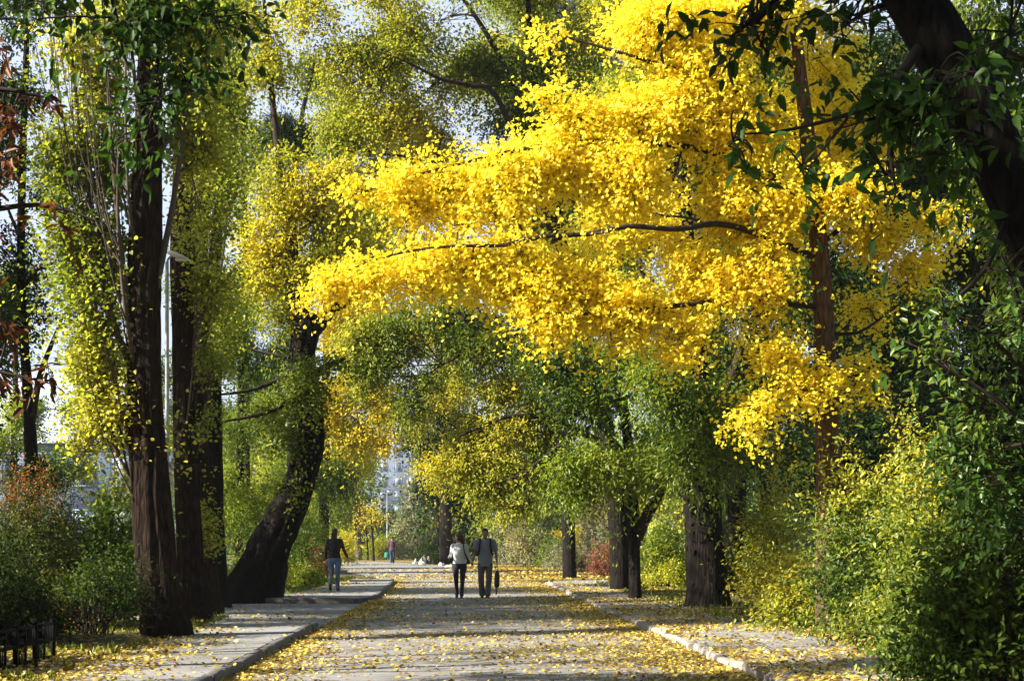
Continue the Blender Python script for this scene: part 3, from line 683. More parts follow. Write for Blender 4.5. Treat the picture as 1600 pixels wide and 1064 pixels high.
tree('poplar_tree', 'third poplar trunk in the row, wrapped in ivy at its foot', 'tree', 'poplars on the left verge',
     trunk=[(326, 955, D, 52), (322, 915, D, 42), (315, 820, D, 36), (310, 700, D, 33), (309, 560, D, 30), (312, 380, D, 26), (316, 200, D, 20), (320, 0, D, 14)],
     limbs=[[(318, 520, D, 6), (345, 420, D, 5), (358, 300, D, 3)]],
     clumps=cl(D, (350, 400, 28, 80, 1.6), (360, 260, 24, 90, 1.5), (345, 540, 24, 60, 1.3), (318, 840, 26, 60, 1.2, -.4), (325, 60, 50, 90, 1.4), (334, 900, 14, 30, 1.2, -.5)),
     leaf='poplar', bark='bark_red', seed=23, ridges=9, barkd=.05, segs=30, sub=8, twig='twig_pale', tb=.4)
D = 34.5
tree('poplar_tree', 'thin dark poplar trunk, the last of the row before the driveway', 'tree', 'poplars on the left verge',
     trunk=[(345, 943, D, 36), (341, 900, D, 29), (337, 800, D, 26), (335, 660, D, 24), (336, 500, D, 20), (340, 300, D, 15), (345, 80, D, 8)],
     clumps=cl(D, (345, 640, 20, 60, 1.0), (350, 480, 26, 80, 1.2), (355, 300, 28, 90, 1.2), (350, 130, 30, 90, 1.2)),
     leaf='poplar', bark='bark', seed=24, ridges=8, barkd=.05, sub=6, tb=.4)

# --- thin forked tree far left, chestnut with withered leaves, tree overhanging the top left corner
D = 34
tree('forked_tree', 'thin dark tree forking low beside the hazy pale building', 'tree', None,
     trunk=[(52, 942, D, 26), (52, 850, D, 22), (50, 740, D, 21), (45, 640, D, 17), (37, 520, D, 13), (33, 400, D, 12), (35, 260, D, 11), (40, 120, D, 9), (44, -20, D, 6)],
     limbs=[[(49, 660, D, 13), (62, 590, D, 10), (80, 540, D, 7), (100, 490, D, 4)], [(36, 300, D, 8), (14, 200, D, 6), (-10, 120, D, 4)], [(35, 450, D, 7), (60, 420, D, 5), (90, 410, D, 3)], [(34, 380, D, 6), (10, 320, D, 4)]],
     clumps=cl(D, (60, 440, 40, 40, 1.0), (20, 400, 34, 50, 1.1), (70, 500, 30, 30, .7), (20, 500, 30, 30, .8), (10, 280, 36, 60, 1.0), (60, 300, 30, 50, .8), (40, 160, 50, 70, 1.0), (-40, 200, 60, 120, 1.4), (30, 20, 60, 60, 1.2), (16, 620, 26, 30, .7)),
     leaf='darkgreen', seed=31, sub=8, L=.10, ln=.5)
D = 13.0
cn = dict(cm=.62, L=.13, W=.36, k=6, ln=.16, droop=.08, nsp=.7, jit=.015, mat='brown', tb=.42, tn=.5, tr=.5, hole=.2, ad=-.7)
tree('horse_chestnut_tree', 'chestnut tree with withered red-brown leaves reaching in from the left', 'tree', None,
     trunk=[(-420, 1103, D, 110), (-415, 900, D, 92), (-405, 600, D, 84), (-395, 300, D, 74), (-390, 0, D, 60), (-390, -400, D, 34)],
     limbs=[[(-400, 420, D, 40), (-250, 250, D, 24), (-100, 160, D, 14), (0, 140, D, 8), (60, 150, D, 4)], [(-405, 560, D, 36), (-250, 440, D, 22), (-90, 350, D, 12), (60, 320, D, 7), (150, 345, D, 3)],
            [(-405, 640, D, 30), (-200, 600, D, 18), (-60, 575, D, 9), (40, 590, D, 4), (80, 600, D, 2)], [(-392, 100, D, 30), (-200, 40, D, 16), (-40, 30, D, 7), (30, 30, D, 3)]],
     clumps=cl(D, (16, 185, 44, 70, .7), (10, 90, 36, 40, .6), (60, 160, 30, 30, .35), (100, 335, 52, 18, .8), (30, 335, 40, 26, .8), (24, 585, 50, 26, .7), (74, 584, 20, 12, .4), (-20, 260, 40, 80, 1.3), (-30, 480, 34, 70, 1.0), (10, 500, 30, 30, .7), (40, 40, 40, 30, .6),
                (-60, 20, 90, 90, 1.4), (-200, 200, 160, 160, 1.6), (-250, -100, 260, 200, 1.6), (-600, 100, 260, 260, 1.6), (-450, -350, 300, 200, 1.6), (-200, 500, 120, 100, 1.2), (-640, 450, 200, 160, 1.2), (-125, -900, 380, 300, 1.5, .8), (-300, -1250, 450, 300, 1.5, 1.2), (100, -1150, 300, 240, 1.3, .8)),
     leaf='green', seed=32, sub=10, **cn)
D = 11.0
nl = cl(D, (215, 50, 110, 66, .85), (320, 30, 80, 60, .9), (130, 50, 66, 66, .7), (250, 165, 60, 55, .8), (215, 262, 36, 30, .5), (300, 130, 55, 55, .7), (245, 260, 30, 34, .5), (60, 30, 50, 40, .5),
        (120, -140, 260, 120, 1.6), (-200, -500, 420, 260, 1.7), (150, -700, 420, 280, 1.7), (-450, -850, 400, 300, 1.7), (-300, -1250, 450, 300, 1.7), (200, -1150, 380, 260, 1.5), (-1600, -3150, 1200, 1000, 1.7, -6, {'rd': 3.0, 'm': 14}), (-900, -1600, 800, 700, 1.5, -4, {'rd': 3.0, 'm': 10}))  # unseen upper crown, added to shade the near right tree
tree('elm_tree', 'green elm hanging its leafy twigs into the top left corner', 'tree', None,
     trunk=[(-260, 1150, D, 120), (-255, 900, D, 104), (-245, 500, D, 94), (-225, 100, D, 84), (-190, -300, D, 66), (-150, -800, D, 40), (-120, -1200, D, 20)],
     limbs=[[(-190, -300, D, 40), (0, -260, D, 24), (120, -120, D, 14), (200, 0, D, 7), (222, 60, D, 5), (250, 130, D, 3)], [(0, -260, D, 20), (200, -200, D, 14), (300, -80, D, 8), (330, 20, D, 4)],
            [(120, -120, D, 10), (170, -20, D, 7), (190, 70, D, 4), (200, 110, D, 3)]],
     clumps=nl, leaf='near', seed=33, sub=10, L=.092, W=.62, k=8, ln=.36, droop=.16, ad=-.6, tb=.6, tn=.5, hole=.25)

for i, (px, d, lab) in enumerate(((-560, 15.2, 'young tree behind the added bush, left of the railing and out of view'), (-640, 16.6, 'second young tree left of the railing, out of view'))):
    k = FPX / d; gy = HY + 1.42 * k
    tree('young_tree', lab, 'tree', 'young trees left of the railing', trunk=[(px, gy, d, .26 * k), (px + 8, gy - 2 * k, d, .2 * k), (px - 6, gy - 4.5 * k, d, .16 * k), (px + 10, gy - 7 * k, d, .10 * k), (px + 12, gy - 9 * k, d, .05 * k)],
         limbs=[[(px, gy - 3 * k, d, .10 * k), (px + .8 * k, gy - 4.5 * k, d - .3, .07 * k), (px + 1.6 * k, gy - 6 * k, d - .5, .04 * k)], [(px, gy - 3.6 * k, d, .10 * k), (px - .8 * k, gy - 5 * k, d + .3, .07 * k), (px - 1.5 * k, gy - 6.6 * k, d + .5, .03 * k)]],
         clumps=[(px, gy - 6.5 * k, d, 1.5 * k, 2.2 * k, .09, {'m': 9})], leaf='yellowgreen', seed=37 + i, sub=10)
for i, (d, lab) in enumerate(((24.6, 'unseen low tree added to shade the pavement, left of the red shrub'), (29.0, 'unseen low tree added to shade the pavement, between two large trees'))):  # low trees out of view, added to shade the left pavement
    k = FPX / d; px = 800 - 11.6 * k; gy = HY + 1.42 * k
    tree('low_shading_tree', lab, 'tree', None, trunk=[(px, gy, d, .3 * k), (px + 4, gy - 2 * k, d, .24 * k), (px, gy - 4 * k, d, .2 * k), (px + 3, gy - 6 * k, d, .1 * k)],
         clumps=[(px, gy - 5.4 * k, d, 1.9 * k, 1.7 * k, 2.6, {'m': 14, 'rd': 2.4})], leaf='darkgreen', seed=47 + i, sub=14, tb=.6)
D = 24.0  # the next three trees are added at the left to shade the road
tree('shading_tree', 'large tree added outside the left edge to shade the road, left of the red shrub', 'tree', None,
     trunk=[(-610, 986, D, 72), (-608, 800, D, 58), (-604, 500, D, 48), (-602, 100, D, 34), (-600, -20, D, 16), (-600, -140, D, 7)],
     clumps=[(-602, -30, D, 330, 250, 3.4, {'rd': 4.0, 'm': 34}), (-602, 240, D, 300, 170, 2.6, {'rd': 3.8, 'm': 22})], leaf='darkgreen', seed=34, sub=30, tb=.6)
D = 31.5
tree('shading_tree', 'tree added left of the forked tree to shade the road, its outer twigs entering at the left edge', 'tree', None,
     trunk=[(-272, 952, D, 56), (-270, 800, D, 44), (-267, 520, D, 38), (-265, 260, D, 25), (-265, 170, D, 12), (-265, 90, D, 7)],
     clumps=[(-267, 290, D, 230, 220, 3.2, {'rd': 4.2, 'm': 34}), (-267, 520, D, 210, 140, 2.4, {'rd': 4.0, 'm': 20})], leaf='darkgreen', seed=36, sub=30, tb=.6)
D = 40.0
tree('shading_tree', 'tree added far left beyond the forked tree to shade the road, half out of view', 'tree', None,
     trunk=[(-132, 930, D, 40), (-130, 780, D, 33), (-128, 600, D, 26), (-126, 430, D, 18), (-125, 290, D, 9)],
     clumps=[(-130, 500, D, 160, 270, 3.0, {'rd': 4.0, 'm': 36})], leaf='darkgreen', seed=35, sub=24, tb=.6)

# --- the leaning tree behind the driveway
D = 38.0
tree('leaning_tree', 'big dark tree with a leaning curved trunk and pale yellow-green crown', 'tree', None,
     trunk=[(388, 936, D, 102), (404, 905, D, 78), (424, 850, D, 61), (452, 795, D, 54), (474, 735, D, 45), (485, 690, D, 42), (483, 640, D, 39), (475, 590, D, 35), (473, 550, D, 37), (478, 515, D, 42), (482, 490, D, 38)],
     limbs=[[(476, 530, D, 34), (462, 455, D, 26), (455, 380, D, 20), (440, 280, D, 13), (425, 150, D, 9), (415, 30, D, 6), (405, -80, D, 4)], [(484, 516, D, 34), (505, 497, D, 27), (520, 482, D, 18), (550, 470, D, 9), (585, 452, D, 5)],
            [(480, 570, D, 9), (420, 600, 37.4, 7), (380, 612, 37.2, 5), (330, 618, 37, 3)], [(482, 600, D, 8), (430, 640, 37.4, 6), (370, 655, 37.2, 4), (325, 662, 37, 2)], [(486, 590, D, 12), (510, 572, D, 10), (540, 560, D, 4)],
            [(456, 390, D, 12), (500, 320, D, 9), (540, 250, D, 5)], [(458, 400, D, 10), (420, 420, D, 7), (380, 440, D, 4)], [(478, 560, D, 7), (430, 555, D, 5), (390, 545, D, 3)]],
     clumps=cl(D, (450, 310, 66, 50, 2.2), (425, 385, 56, 44, 2.2), (505, 350, 66, 56, 2.3), (525, 275, 56, 44, 2.0), (472, 430, 54, 34, 2.0), (402, 445, 40, 28, 1.6), (548, 395, 50, 40, 1.8), (445, 260, 40, 30, 1.4),
                (405, 95, 46, 62, 2.0), (435, 140, 36, 40, 1.7), (385, 30, 40, 40, 1.6), (450, 40, 46, 40, 1.4), (420, -60, 70, 50, 1.6), (440, 500, 34, 30, 1.2), (420, 500, 30, 20, 1.0),
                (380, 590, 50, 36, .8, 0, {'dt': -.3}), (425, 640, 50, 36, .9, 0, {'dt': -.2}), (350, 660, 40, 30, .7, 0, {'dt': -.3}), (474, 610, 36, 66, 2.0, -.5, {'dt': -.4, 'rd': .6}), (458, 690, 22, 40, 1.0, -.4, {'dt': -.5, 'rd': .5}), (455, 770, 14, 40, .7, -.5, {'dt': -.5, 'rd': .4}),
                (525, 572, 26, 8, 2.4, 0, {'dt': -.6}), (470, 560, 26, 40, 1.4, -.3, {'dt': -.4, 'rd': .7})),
     leaf='yellowgreen', bark='bark', seed=41, ridges=9, barkd=.075, segs=46, sub=9, L=.105, ln=.55, tb=.72, tn=.4)

# --- the trees of the right side, their crowns meeting over the road
D = 44.0
tree('ash_tree', 'tall tree whose green and yellow crown spans the top of the view', 'tree', None,
     trunk=[(970, 927, D, 34), (968, 880, D, 29), (964, 790, D, 29), (955, 720, D, 30), (930, 600, D, 28), (900, 470, D, 26), (872, 350, D, 19), (850, 230, D, 13), (830, 80, D, 9), (820, -100, D, 6)],
     limbs=[[(905, 490, D, 14), (850, 330, 43, 11), (778, 155, 42, 8.5), (740, 134, 41.7, 8), (690, 124, 41.5, 5.5), (630, 95, 41, 3.5), (560, 70, 41, 2)], [(872, 350, D, 10), (770, 290, 42.5, 7), (660, 250, 42, 5), (580, 240, 42, 3)],
            [(850, 230, D, 10), (770, 70, 43, 8), (690, -50, 42, 5)], [(905, 480, D, 9), (800, 420, 43, 7), (700, 400, 42, 4)]],
     clumps=cl(D, (505, 45, 60, 50, 1.9, -2, {'dt': .12}), (600, 120, 75, 66, 2.2, -2), (680, 40, 80, 60, 2.0, -2), (700, 185, 85, 62, 2.4, -1.5, {'dt': -.08}), (560, 225, 76, 52, 2.2, -2), (640, 310, 80, 50, 2.3, -2, {'dt': -.1}), (785, 50, 90, 80, 2.2, -.5, {'dt': -.15}),
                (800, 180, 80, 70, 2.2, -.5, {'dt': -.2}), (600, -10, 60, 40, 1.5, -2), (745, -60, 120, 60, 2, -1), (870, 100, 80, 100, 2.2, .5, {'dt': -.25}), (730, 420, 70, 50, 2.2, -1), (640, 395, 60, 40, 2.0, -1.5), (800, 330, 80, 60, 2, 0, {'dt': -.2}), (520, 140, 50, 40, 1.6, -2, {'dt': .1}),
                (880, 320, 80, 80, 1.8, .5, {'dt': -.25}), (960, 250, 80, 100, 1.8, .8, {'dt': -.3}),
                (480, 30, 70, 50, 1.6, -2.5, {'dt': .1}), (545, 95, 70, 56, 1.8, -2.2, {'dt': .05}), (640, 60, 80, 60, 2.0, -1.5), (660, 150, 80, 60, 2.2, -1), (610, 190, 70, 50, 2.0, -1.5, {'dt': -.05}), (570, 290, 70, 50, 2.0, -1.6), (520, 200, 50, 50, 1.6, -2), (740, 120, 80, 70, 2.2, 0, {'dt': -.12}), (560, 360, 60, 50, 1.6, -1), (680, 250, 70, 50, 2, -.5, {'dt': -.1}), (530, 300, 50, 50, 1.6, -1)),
     leaf='yellowgreen', bark='bark', seed=51, sub=22, tb=.58, L=.105, cm=.95)
D = 47.5
tree('ash_tree', 'yellowing tree with drooping sunlit sprays above the walking couple', 'tree', None,
     trunk=[(982, 918, D, 26), (980, 850, D, 23), (974, 780, D, 23), (950, 700, D, 22), (920, 630, D, 19), (890, 560, D, 14), (860, 480, D, 9)],
     limbs=[[(950, 700, D, 13), (880, 660, 46.5, 10), (800, 650, 46, 7), (720, 680, 45.5, 4)], [(920, 630, D, 12), (850, 560, 46.5, 9), (760, 540, 46, 7), (690, 570, 46, 4)], [(935, 660, D, 9), (870, 700, 46, 7), (820, 740, 45, 4)], [(890, 560, D, 9), (800, 500, 46, 6), (720, 500, 46, 4)]],
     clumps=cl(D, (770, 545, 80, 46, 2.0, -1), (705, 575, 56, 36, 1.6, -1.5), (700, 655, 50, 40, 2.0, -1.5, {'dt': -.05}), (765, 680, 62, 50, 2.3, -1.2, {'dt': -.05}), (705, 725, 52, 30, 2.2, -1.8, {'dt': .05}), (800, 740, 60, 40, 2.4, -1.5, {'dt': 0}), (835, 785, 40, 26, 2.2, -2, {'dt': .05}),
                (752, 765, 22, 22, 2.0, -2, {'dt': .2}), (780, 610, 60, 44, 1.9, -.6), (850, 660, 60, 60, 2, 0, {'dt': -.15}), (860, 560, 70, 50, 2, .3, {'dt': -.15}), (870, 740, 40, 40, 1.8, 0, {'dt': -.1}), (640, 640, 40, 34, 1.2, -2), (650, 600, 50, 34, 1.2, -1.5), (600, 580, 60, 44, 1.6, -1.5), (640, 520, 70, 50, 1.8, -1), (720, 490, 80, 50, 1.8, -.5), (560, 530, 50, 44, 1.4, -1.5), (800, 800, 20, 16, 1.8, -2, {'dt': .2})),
     leaf='yellowgreen', bark='bark', seed=52, sub=22, tb=.40, L=.13, W=.55, droop=.32, ad=-.7)
D = 36.7
tree('maple_tree', 'slender dark trunk with a right fork beside the pavement', 'tree', None,
     trunk=[(993, 944, D, 22), (992, 900, D, 19), (990, 820, D, 18), (986, 740, D, 17), (975, 640, D, 15), (955, 540, D, 11), (940, 440, D, 7)],
     limbs=[[(994, 850, D, 14), (1010, 806, D, 19), (1030, 770, D, 19), (1050, 700, D, 16), (1070, 620, D, 12), (1080, 520, D, 7)], [(985, 720, D, 9), (930, 660, 36, 7), (870, 640, 35.5, 4)], [(970, 620, D, 8), (900, 580, 36, 6), (840, 580, 35.5, 3)]],
     clumps=cl(D, (850, 640, 54, 60, 2.6, -.8), (920, 600, 66, 52, 2.6, -.8), (895, 690, 56, 50, 2.6, -.9), (975, 640, 66, 60, 2.6, -.4), (1005, 565, 76, 46, 2.4, 0), (868, 565, 52, 42, 2.4, -.6), (945, 725, 50, 36, 2.6, -1), (828, 590, 34, 50, 2.2, -1), (1040, 690, 46, 46, 2.4, -.6), (905, 770, 40, 26, 2.2, -.8), (1015, 745, 40, 26, 2.0, -.6),
                (1000, 480, 90, 60, 2, .5), (870, 480, 70, 50, 1.6, .5), (880, 730, 36, 30, 2.2, -1.2)),
     leaf='green', seed=53, sub=9, tb=.56, tn=.6)
D = 32.4
tree('linden_tree', 'broad straight dark trunk, thickest on the right pavement', 'tree', None,
     trunk=[(1107, 957, D, 80), (1105, 925, D, 66), (1100, 850, D, 60), (1094, 740, D, 57), (1088, 640, D, 52), (1078, 500, D, 42), (1066, 350, D, 34), (1055, 180, D, 24), (1050, 0, D, 14)],
     limbs=[[(1092, 690, D, 26), (1130, 620, D, 18), (1165, 520, D, 12), (1190, 400, D, 7)], [(1086, 600, D, 20), (1040, 520, D, 14), (1000, 420, D, 8)], [(1094, 730, D, 9), (1060, 700, 32, 7), (1010, 690, 31.6, 3)]],
     clumps=cl(D, (1060, 625, 56, 50, 2.6, -.8), (1120, 580, 66, 50, 2.6, -.4), (1150, 650, 54, 60, 2.6, -.2), (1080, 715, 52, 30, 2.6, -.9), (1120, 730, 36, 24, 2.0, -.7), (1165, 725, 36, 36, 2.2, 0), (1030, 590, 46, 40, 2.2, -.6), (1100, 660, 50, 50, 2.0, -.8),
                (1180, 560, 60, 60, 2.2, .6), (1080, 430, 110, 90, 2, .8), (1180, 420, 90, 90, 2, 1), (1000, 380, 90, 90, 2, .8), (1080, 220, 130, 110, 2, .8), (1100, 60, 130, 100, 2, .8), (1200, 260, 90, 100, 1.8, 1.2)),
     leaf='green', seed=54, ridges=10, barkd=.03, segs=40, sub=9, tb=.48, tn=.6)
D = 41.0
tree('linden_tree', 'dim trunk half hidden between the thick trunk and the shrubs', 'tree', None,
     trunk=[(1152, 932, D, 38), (1151, 880, D, 32), (1150, 780, D, 30), (1156, 680, D, 26), (1170, 540, D, 20), (1180, 360, D, 14)],
     clumps=cl(D, (1200, 620, 76, 66, 2.4), (1240, 500, 90, 90, 2.4), (1170, 700, 40, 40, 1.8), (1290, 620, 80, 70, 2.2), (1200, 360, 100, 90, 2), (1280, 380, 80, 90, 2)),
     leaf='darkgreen', seed=55, sub=8)

# --- near right: leaning trunk with broad leaves, glossy small tree
D = 8.0
tree('mulberry_tree', 'near dark trunk slanting across the top right corner with broad green leaves', 'tree', None,
     trunk=[(1850, 1264, D, 160), (1790, 900, D, 122), (1704, 590, D, 100), (1622, 380, D, 94), (1568, 270, D, 88), (1516, 160, D, 92), (1428, 0, D, 84), (1310, -170, D, 78), (1180, -420, 8.1, 80), (1080, -700, 8.2, 50)],
     limbs=[[(1490, 120, D, 12), (1400, 155, 7.8, 9), (1330, 178, 7.7, 7.5), (1270, 195, 7.7, 6), (1210, 207, 7.7, 4.5), (1150, 210, 7.7, 2.5)], [(1330, 178, 7.7, 5), (1300, 215, 7.7, 4), (1265, 262, 7.7, 2)], [(1450, 60, D, 22), (1400, 130, 7.8, 14), (1390, 220, 7.7, 8), (1400, 300, 7.7, 4)],
            [(1320, -140, D, 26), (1250, -40, 8.2, 14), (1190, 20, 8.4, 8), (1140, 60, 8.5, 4)], [(1530, 210, D, 20), (1560, 120, 8.3, 12), (1580, 40, 8.5, 7)], [(1580, 330, D, 14), (1540, 420, 7.8, 8), (1500, 460, 7.8, 4)]],
     clumps=cl(D, (1420, 190, 92, 84, 1.5, -.3), (1490, 130, 80, 60, .9, -.5), (1385, 280, 52, 50, 1.1, -.2), (1360, 190, 44, 60, 1.0, -.1), (1190, 36, 96, 44, 1.1, .5), (1320, 40, 70, 50, 1.1, .3), (1130, 20, 46, 44, .8, .6), (1200, 90, 40, 40, .7, .5), (1580, 60, 50, 70, .9, .6), (1500, 250, 56, 40, .45, -.4), (1585, 430, 40, 50, .5, -.3),
                (1140, 228, 34, 16, .5, -.3, {'dt': .35, 'rd': .12}), (1245, 262, 30, 22, .5, -.3, {'dt': .35, 'rd': .12}), (1360, -80, 140, 70, 1.0), (1120, -90, 120, 70, 1.0), (1600, -120, 140, 140, 1.2, .6), (1680, 140, 80, 180, 1.2, .6), (1100, -500, 350, 260, 1.4), (1500, -600, 400, 280, 1.4), (1750, -250, 200, 260, 1.2), (800, -700, 260, 200, 1.2)),
     leaf='near', bark='bark', seed=61, ridges=8, barkd=.03, segs=40, sub=9, L=.098, W=.58, k=8, ln=.30, droop=.12, jit=.03, ad=-.5, tb=.42)
D = 13.0
tree('privet_tree', 'small tree with shiny leaves catching the light at the right edge', 'tree', None,
     trunk=[(1720, 1103, D, 30), (1705, 900, D, 26), (1670, 720, D, 22), (1630, 580, D, 16), (1590, 470, D, 9), (1570, 400, D, 5)],
     limbs=[[(1680, 760, D, 14), (1600, 660, 12.8, 9), (1520, 600, 12.7, 6), (1450, 560, 12.6, 3)], [(1640, 610, D, 11), (1560, 540, 12.8, 7), (1490, 480, 12.7, 3)]],
     clumps=cl(D, (1530, 520, 78, 84, 2.1, -.2), (1560, 430, 52, 44, 1.8, -.2), (1468, 560, 42, 44, 1.4, -.3), (1600, 610, 76, 92, 2.2), (1530, 640, 56, 40, 1.6), (1480, 500, 34, 30, 1.1, -.3), (1640, 480, 70, 90, 2), (1680, 700, 80, 100, 2), (1560, 740, 70, 60, 1.4), (1500, 720, 46, 40, .8), (1600, 820, 70, 70, 1.2)),
     leaf='shrub', seed=62, sub=10, L=.088, W=.55, mat='glossy', tb=.55, twig='twig')

# --- dark wood behind the ginkgo and on the right
D = 46
for (nm, lab, px, d, lf, tb, rows, sd) in (
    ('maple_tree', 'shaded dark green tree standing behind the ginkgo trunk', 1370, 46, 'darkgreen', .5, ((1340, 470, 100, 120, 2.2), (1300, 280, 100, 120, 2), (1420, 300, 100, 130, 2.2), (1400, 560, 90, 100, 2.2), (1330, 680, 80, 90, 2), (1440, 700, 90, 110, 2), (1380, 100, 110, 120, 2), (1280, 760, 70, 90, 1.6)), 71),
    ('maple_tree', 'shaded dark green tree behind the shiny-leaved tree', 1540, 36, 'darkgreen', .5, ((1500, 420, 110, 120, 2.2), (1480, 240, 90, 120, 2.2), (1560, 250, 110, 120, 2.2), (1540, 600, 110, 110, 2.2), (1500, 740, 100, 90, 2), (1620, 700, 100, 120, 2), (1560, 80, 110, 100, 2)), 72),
    ('maple_tree', 'green tree lit from above in the top right corner behind the slanting trunk', 1640, 20, 'green', .5, ((1560, 40, 70, 60, 1.8), (1600, 150, 70, 80, 1.8), (1580, 260, 60, 60, 1.4), (1640, 330, 80, 90, 1.8), (1660, 40, 90, 120, 2), (1520, -60, 90, 60, 1.6)), 73),
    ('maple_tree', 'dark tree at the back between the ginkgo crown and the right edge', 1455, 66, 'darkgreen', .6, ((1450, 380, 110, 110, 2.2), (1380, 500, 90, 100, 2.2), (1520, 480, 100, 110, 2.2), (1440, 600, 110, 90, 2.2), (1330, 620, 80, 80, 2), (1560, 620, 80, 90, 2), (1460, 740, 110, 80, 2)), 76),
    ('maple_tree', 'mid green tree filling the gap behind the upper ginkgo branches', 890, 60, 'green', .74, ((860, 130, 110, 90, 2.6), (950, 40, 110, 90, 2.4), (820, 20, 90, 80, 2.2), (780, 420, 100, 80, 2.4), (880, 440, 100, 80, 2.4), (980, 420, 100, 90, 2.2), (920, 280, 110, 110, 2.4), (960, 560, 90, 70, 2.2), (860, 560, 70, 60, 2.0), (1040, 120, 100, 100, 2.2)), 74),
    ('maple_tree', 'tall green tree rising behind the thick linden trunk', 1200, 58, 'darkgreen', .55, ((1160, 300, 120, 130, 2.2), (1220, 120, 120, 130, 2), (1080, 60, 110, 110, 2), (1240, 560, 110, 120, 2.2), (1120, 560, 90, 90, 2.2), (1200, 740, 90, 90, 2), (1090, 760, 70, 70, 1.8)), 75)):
    by = HY + 1.42 * FPX / d
    wt = .55 * FPX / d
    tree(nm, lab, 'tree', 'broadleaf trees behind the right pavement', trunk=[(px, by, d, wt), (px - 4, by - 160, d, wt * .8), (px - 6, 500, d, wt * .65), (px - 8, 200, d, wt * .4), (px - 8, 0, d, wt * .2)],
         clumps=[(q[0], q[1], q[2], q[3] * 1.15, q[4] * 1.1, q[5] * 1.35) for q in cl(d, *rows)], leaf=lf, seed=sd, sub=7, tb=tb)

# --- the trees behind on the left
D = 62
tree('golden_maple_tree', 'small tree with orange-yellow leaves right of the leaning trunk', 'tree', None,
     trunk=[(425, 903, D, 17), (445, 820, D, 14), (480, 730, D, 11), (520, 650, D, 8), (535, 560, D, 4)],
     limbs=[[(490, 710, D, 7), (540, 680, D, 5), (590, 660, D, 3)]],
     clumps=cl(D, (555, 610, 50, 42, 2.4), (560, 676, 42, 30, 2.4), (600, 645, 26, 34, 2.2), (528, 560, 36, 44, 2.2), (530, 510, 44, 40, 2.0), (595, 690, 20, 20, 2.0), (580, 560, 50, 40, 1.6, 1), (525, 640, 34, 50, 2.0), (600, 510, 50, 40, 1.5, 2)),
     leaf='yellowgreen', seed=81, sub=8, mat='orange', L=.13, tb=.5)
for (lab, px, d, tb, rows, sd, mt) in (
    ('hazy green willow behind the gap left of the leaning trunk', 372, 52, .36, ((360, 520, 54, 70, 1.9), (350, 630, 46, 70, 2.0), (405, 700, 54, 66, 2.1), (345, 760, 40, 60, 2.0), (430, 560, 50, 50, 1.6), (395, 440, 50, 50, 1.5), (390, 800, 46, 50, 2)), 82, 'olive'),
    ('pale green willow glimpsed under the lowest limbs of the leaning tree', 455, 70, .45, ((440, 760, 56, 60, 2), (400, 640, 50, 60, 1.8), (520, 740, 34, 60, 1.8), (500, 640, 40, 40, 1.6), (450, 480, 50, 50, 1.4), (470, 830, 46, 44, 2)), 83, 'olive')):
    by = HY + 1.42 * FPX / d
    tree('willow_tree', lab, 'tree', 'willows behind the leaning tree', trunk=[(px, by, d, 16), (px + 2, 800, d, 13), (px + 4, 650, d, 10), (px + 6, 500, d, 6)], clumps=cl(d, *rows), leaf='yellowgreen', seed=sd, sub=8, mat=mt, L=.12, W=.4, droop=.35, ad=-.8, tb=tb, twig='twig_pale')
D = 66
tree('cypress_tree', 'tree with a dense blue-green tuft against the pale sky', 'tree', None,
     trunk=[(452, 896, D, 13), (454, 700, D, 11), (457, 450, D, 9), (462, 260, D, 8), (472, 180, D, 7), (484, 130, D, 5), (496, 80, D, 3)],
     clumps=cl(D, (448, 208, 40, 36, 4.2), (430, 240, 34, 34, 2.6), (470, 225, 24, 40, 2.6), (420, 300, 40, 40, .8), (480, 95, 26, 20, .5)), leaf='darkgreen', seed=84, sub=8, L=.16, W=.3, droop=.4, ad=-1.0, k=16, twig='twig_pale')
D = 60
tree('lombardy_poplar_tree', 'tall sparse poplar with upright twigs against the bright sky', 'tree', None,
     trunk=[(384, 902, D, 14), (384, 600, D, 11), (382, 300, D, 8), (380, 60, D, 5), (379, -60, D, 3)],
     clumps=cl(D, (382, 40, 24, 80, 1.1), (372, 160, 22, 80, 1.1), (392, 250, 26, 80, 1.0), (378, 350, 28, 70, 1.2), (390, 450, 30, 60, 1.2), (376, -60, 24, 60, 1)), leaf='poplar', seed=85, sub=12, L=.11, tb=.35, twig='twig_pale')

D = 72
tree('maple_tree', 'tall pale yellow-green tree filling the sky left of the road', 'tree', 'broadleaf trees behind the left verge', trunk=[(505, 893, D, 18), (507, 760, D, 14), (510, 560, D, 11), (515, 360, D, 8), (520, 160, D, 5)],
     clumps=cl(D, (470, 330, 60, 60, 1.5), (540, 420, 60, 60, 1.8), (600, 340, 60, 60, 1.8), (560, 200, 60, 70, 1.6), (500, 120, 50, 50, 1.0), (600, 470, 70, 50, 1.8), (680, 520, 60, 50, 1.6), (640, 260, 60, 70, 1.6), (430, 400, 46, 50, 1.4), (620, 560, 50, 44, 1.7), (665, 610, 40, 40, 1.6), (590, 620, 40, 40, 1.5), (560, 700, 40, 40, 1.3), (715, 595, 44, 40, 1.8), (705, 535, 50, 40, 1.6), (655, 665, 36, 30, 1.5), (690, 170, 66, 60, 1.7), (620, 90, 60, 60, 1.4), (760, 110, 60, 70, 1.7), (700, 300, 60, 60, 1.7)), leaf='yellowgreen', seed=86, sub=8, tb=.62, L=.12)
D = 85
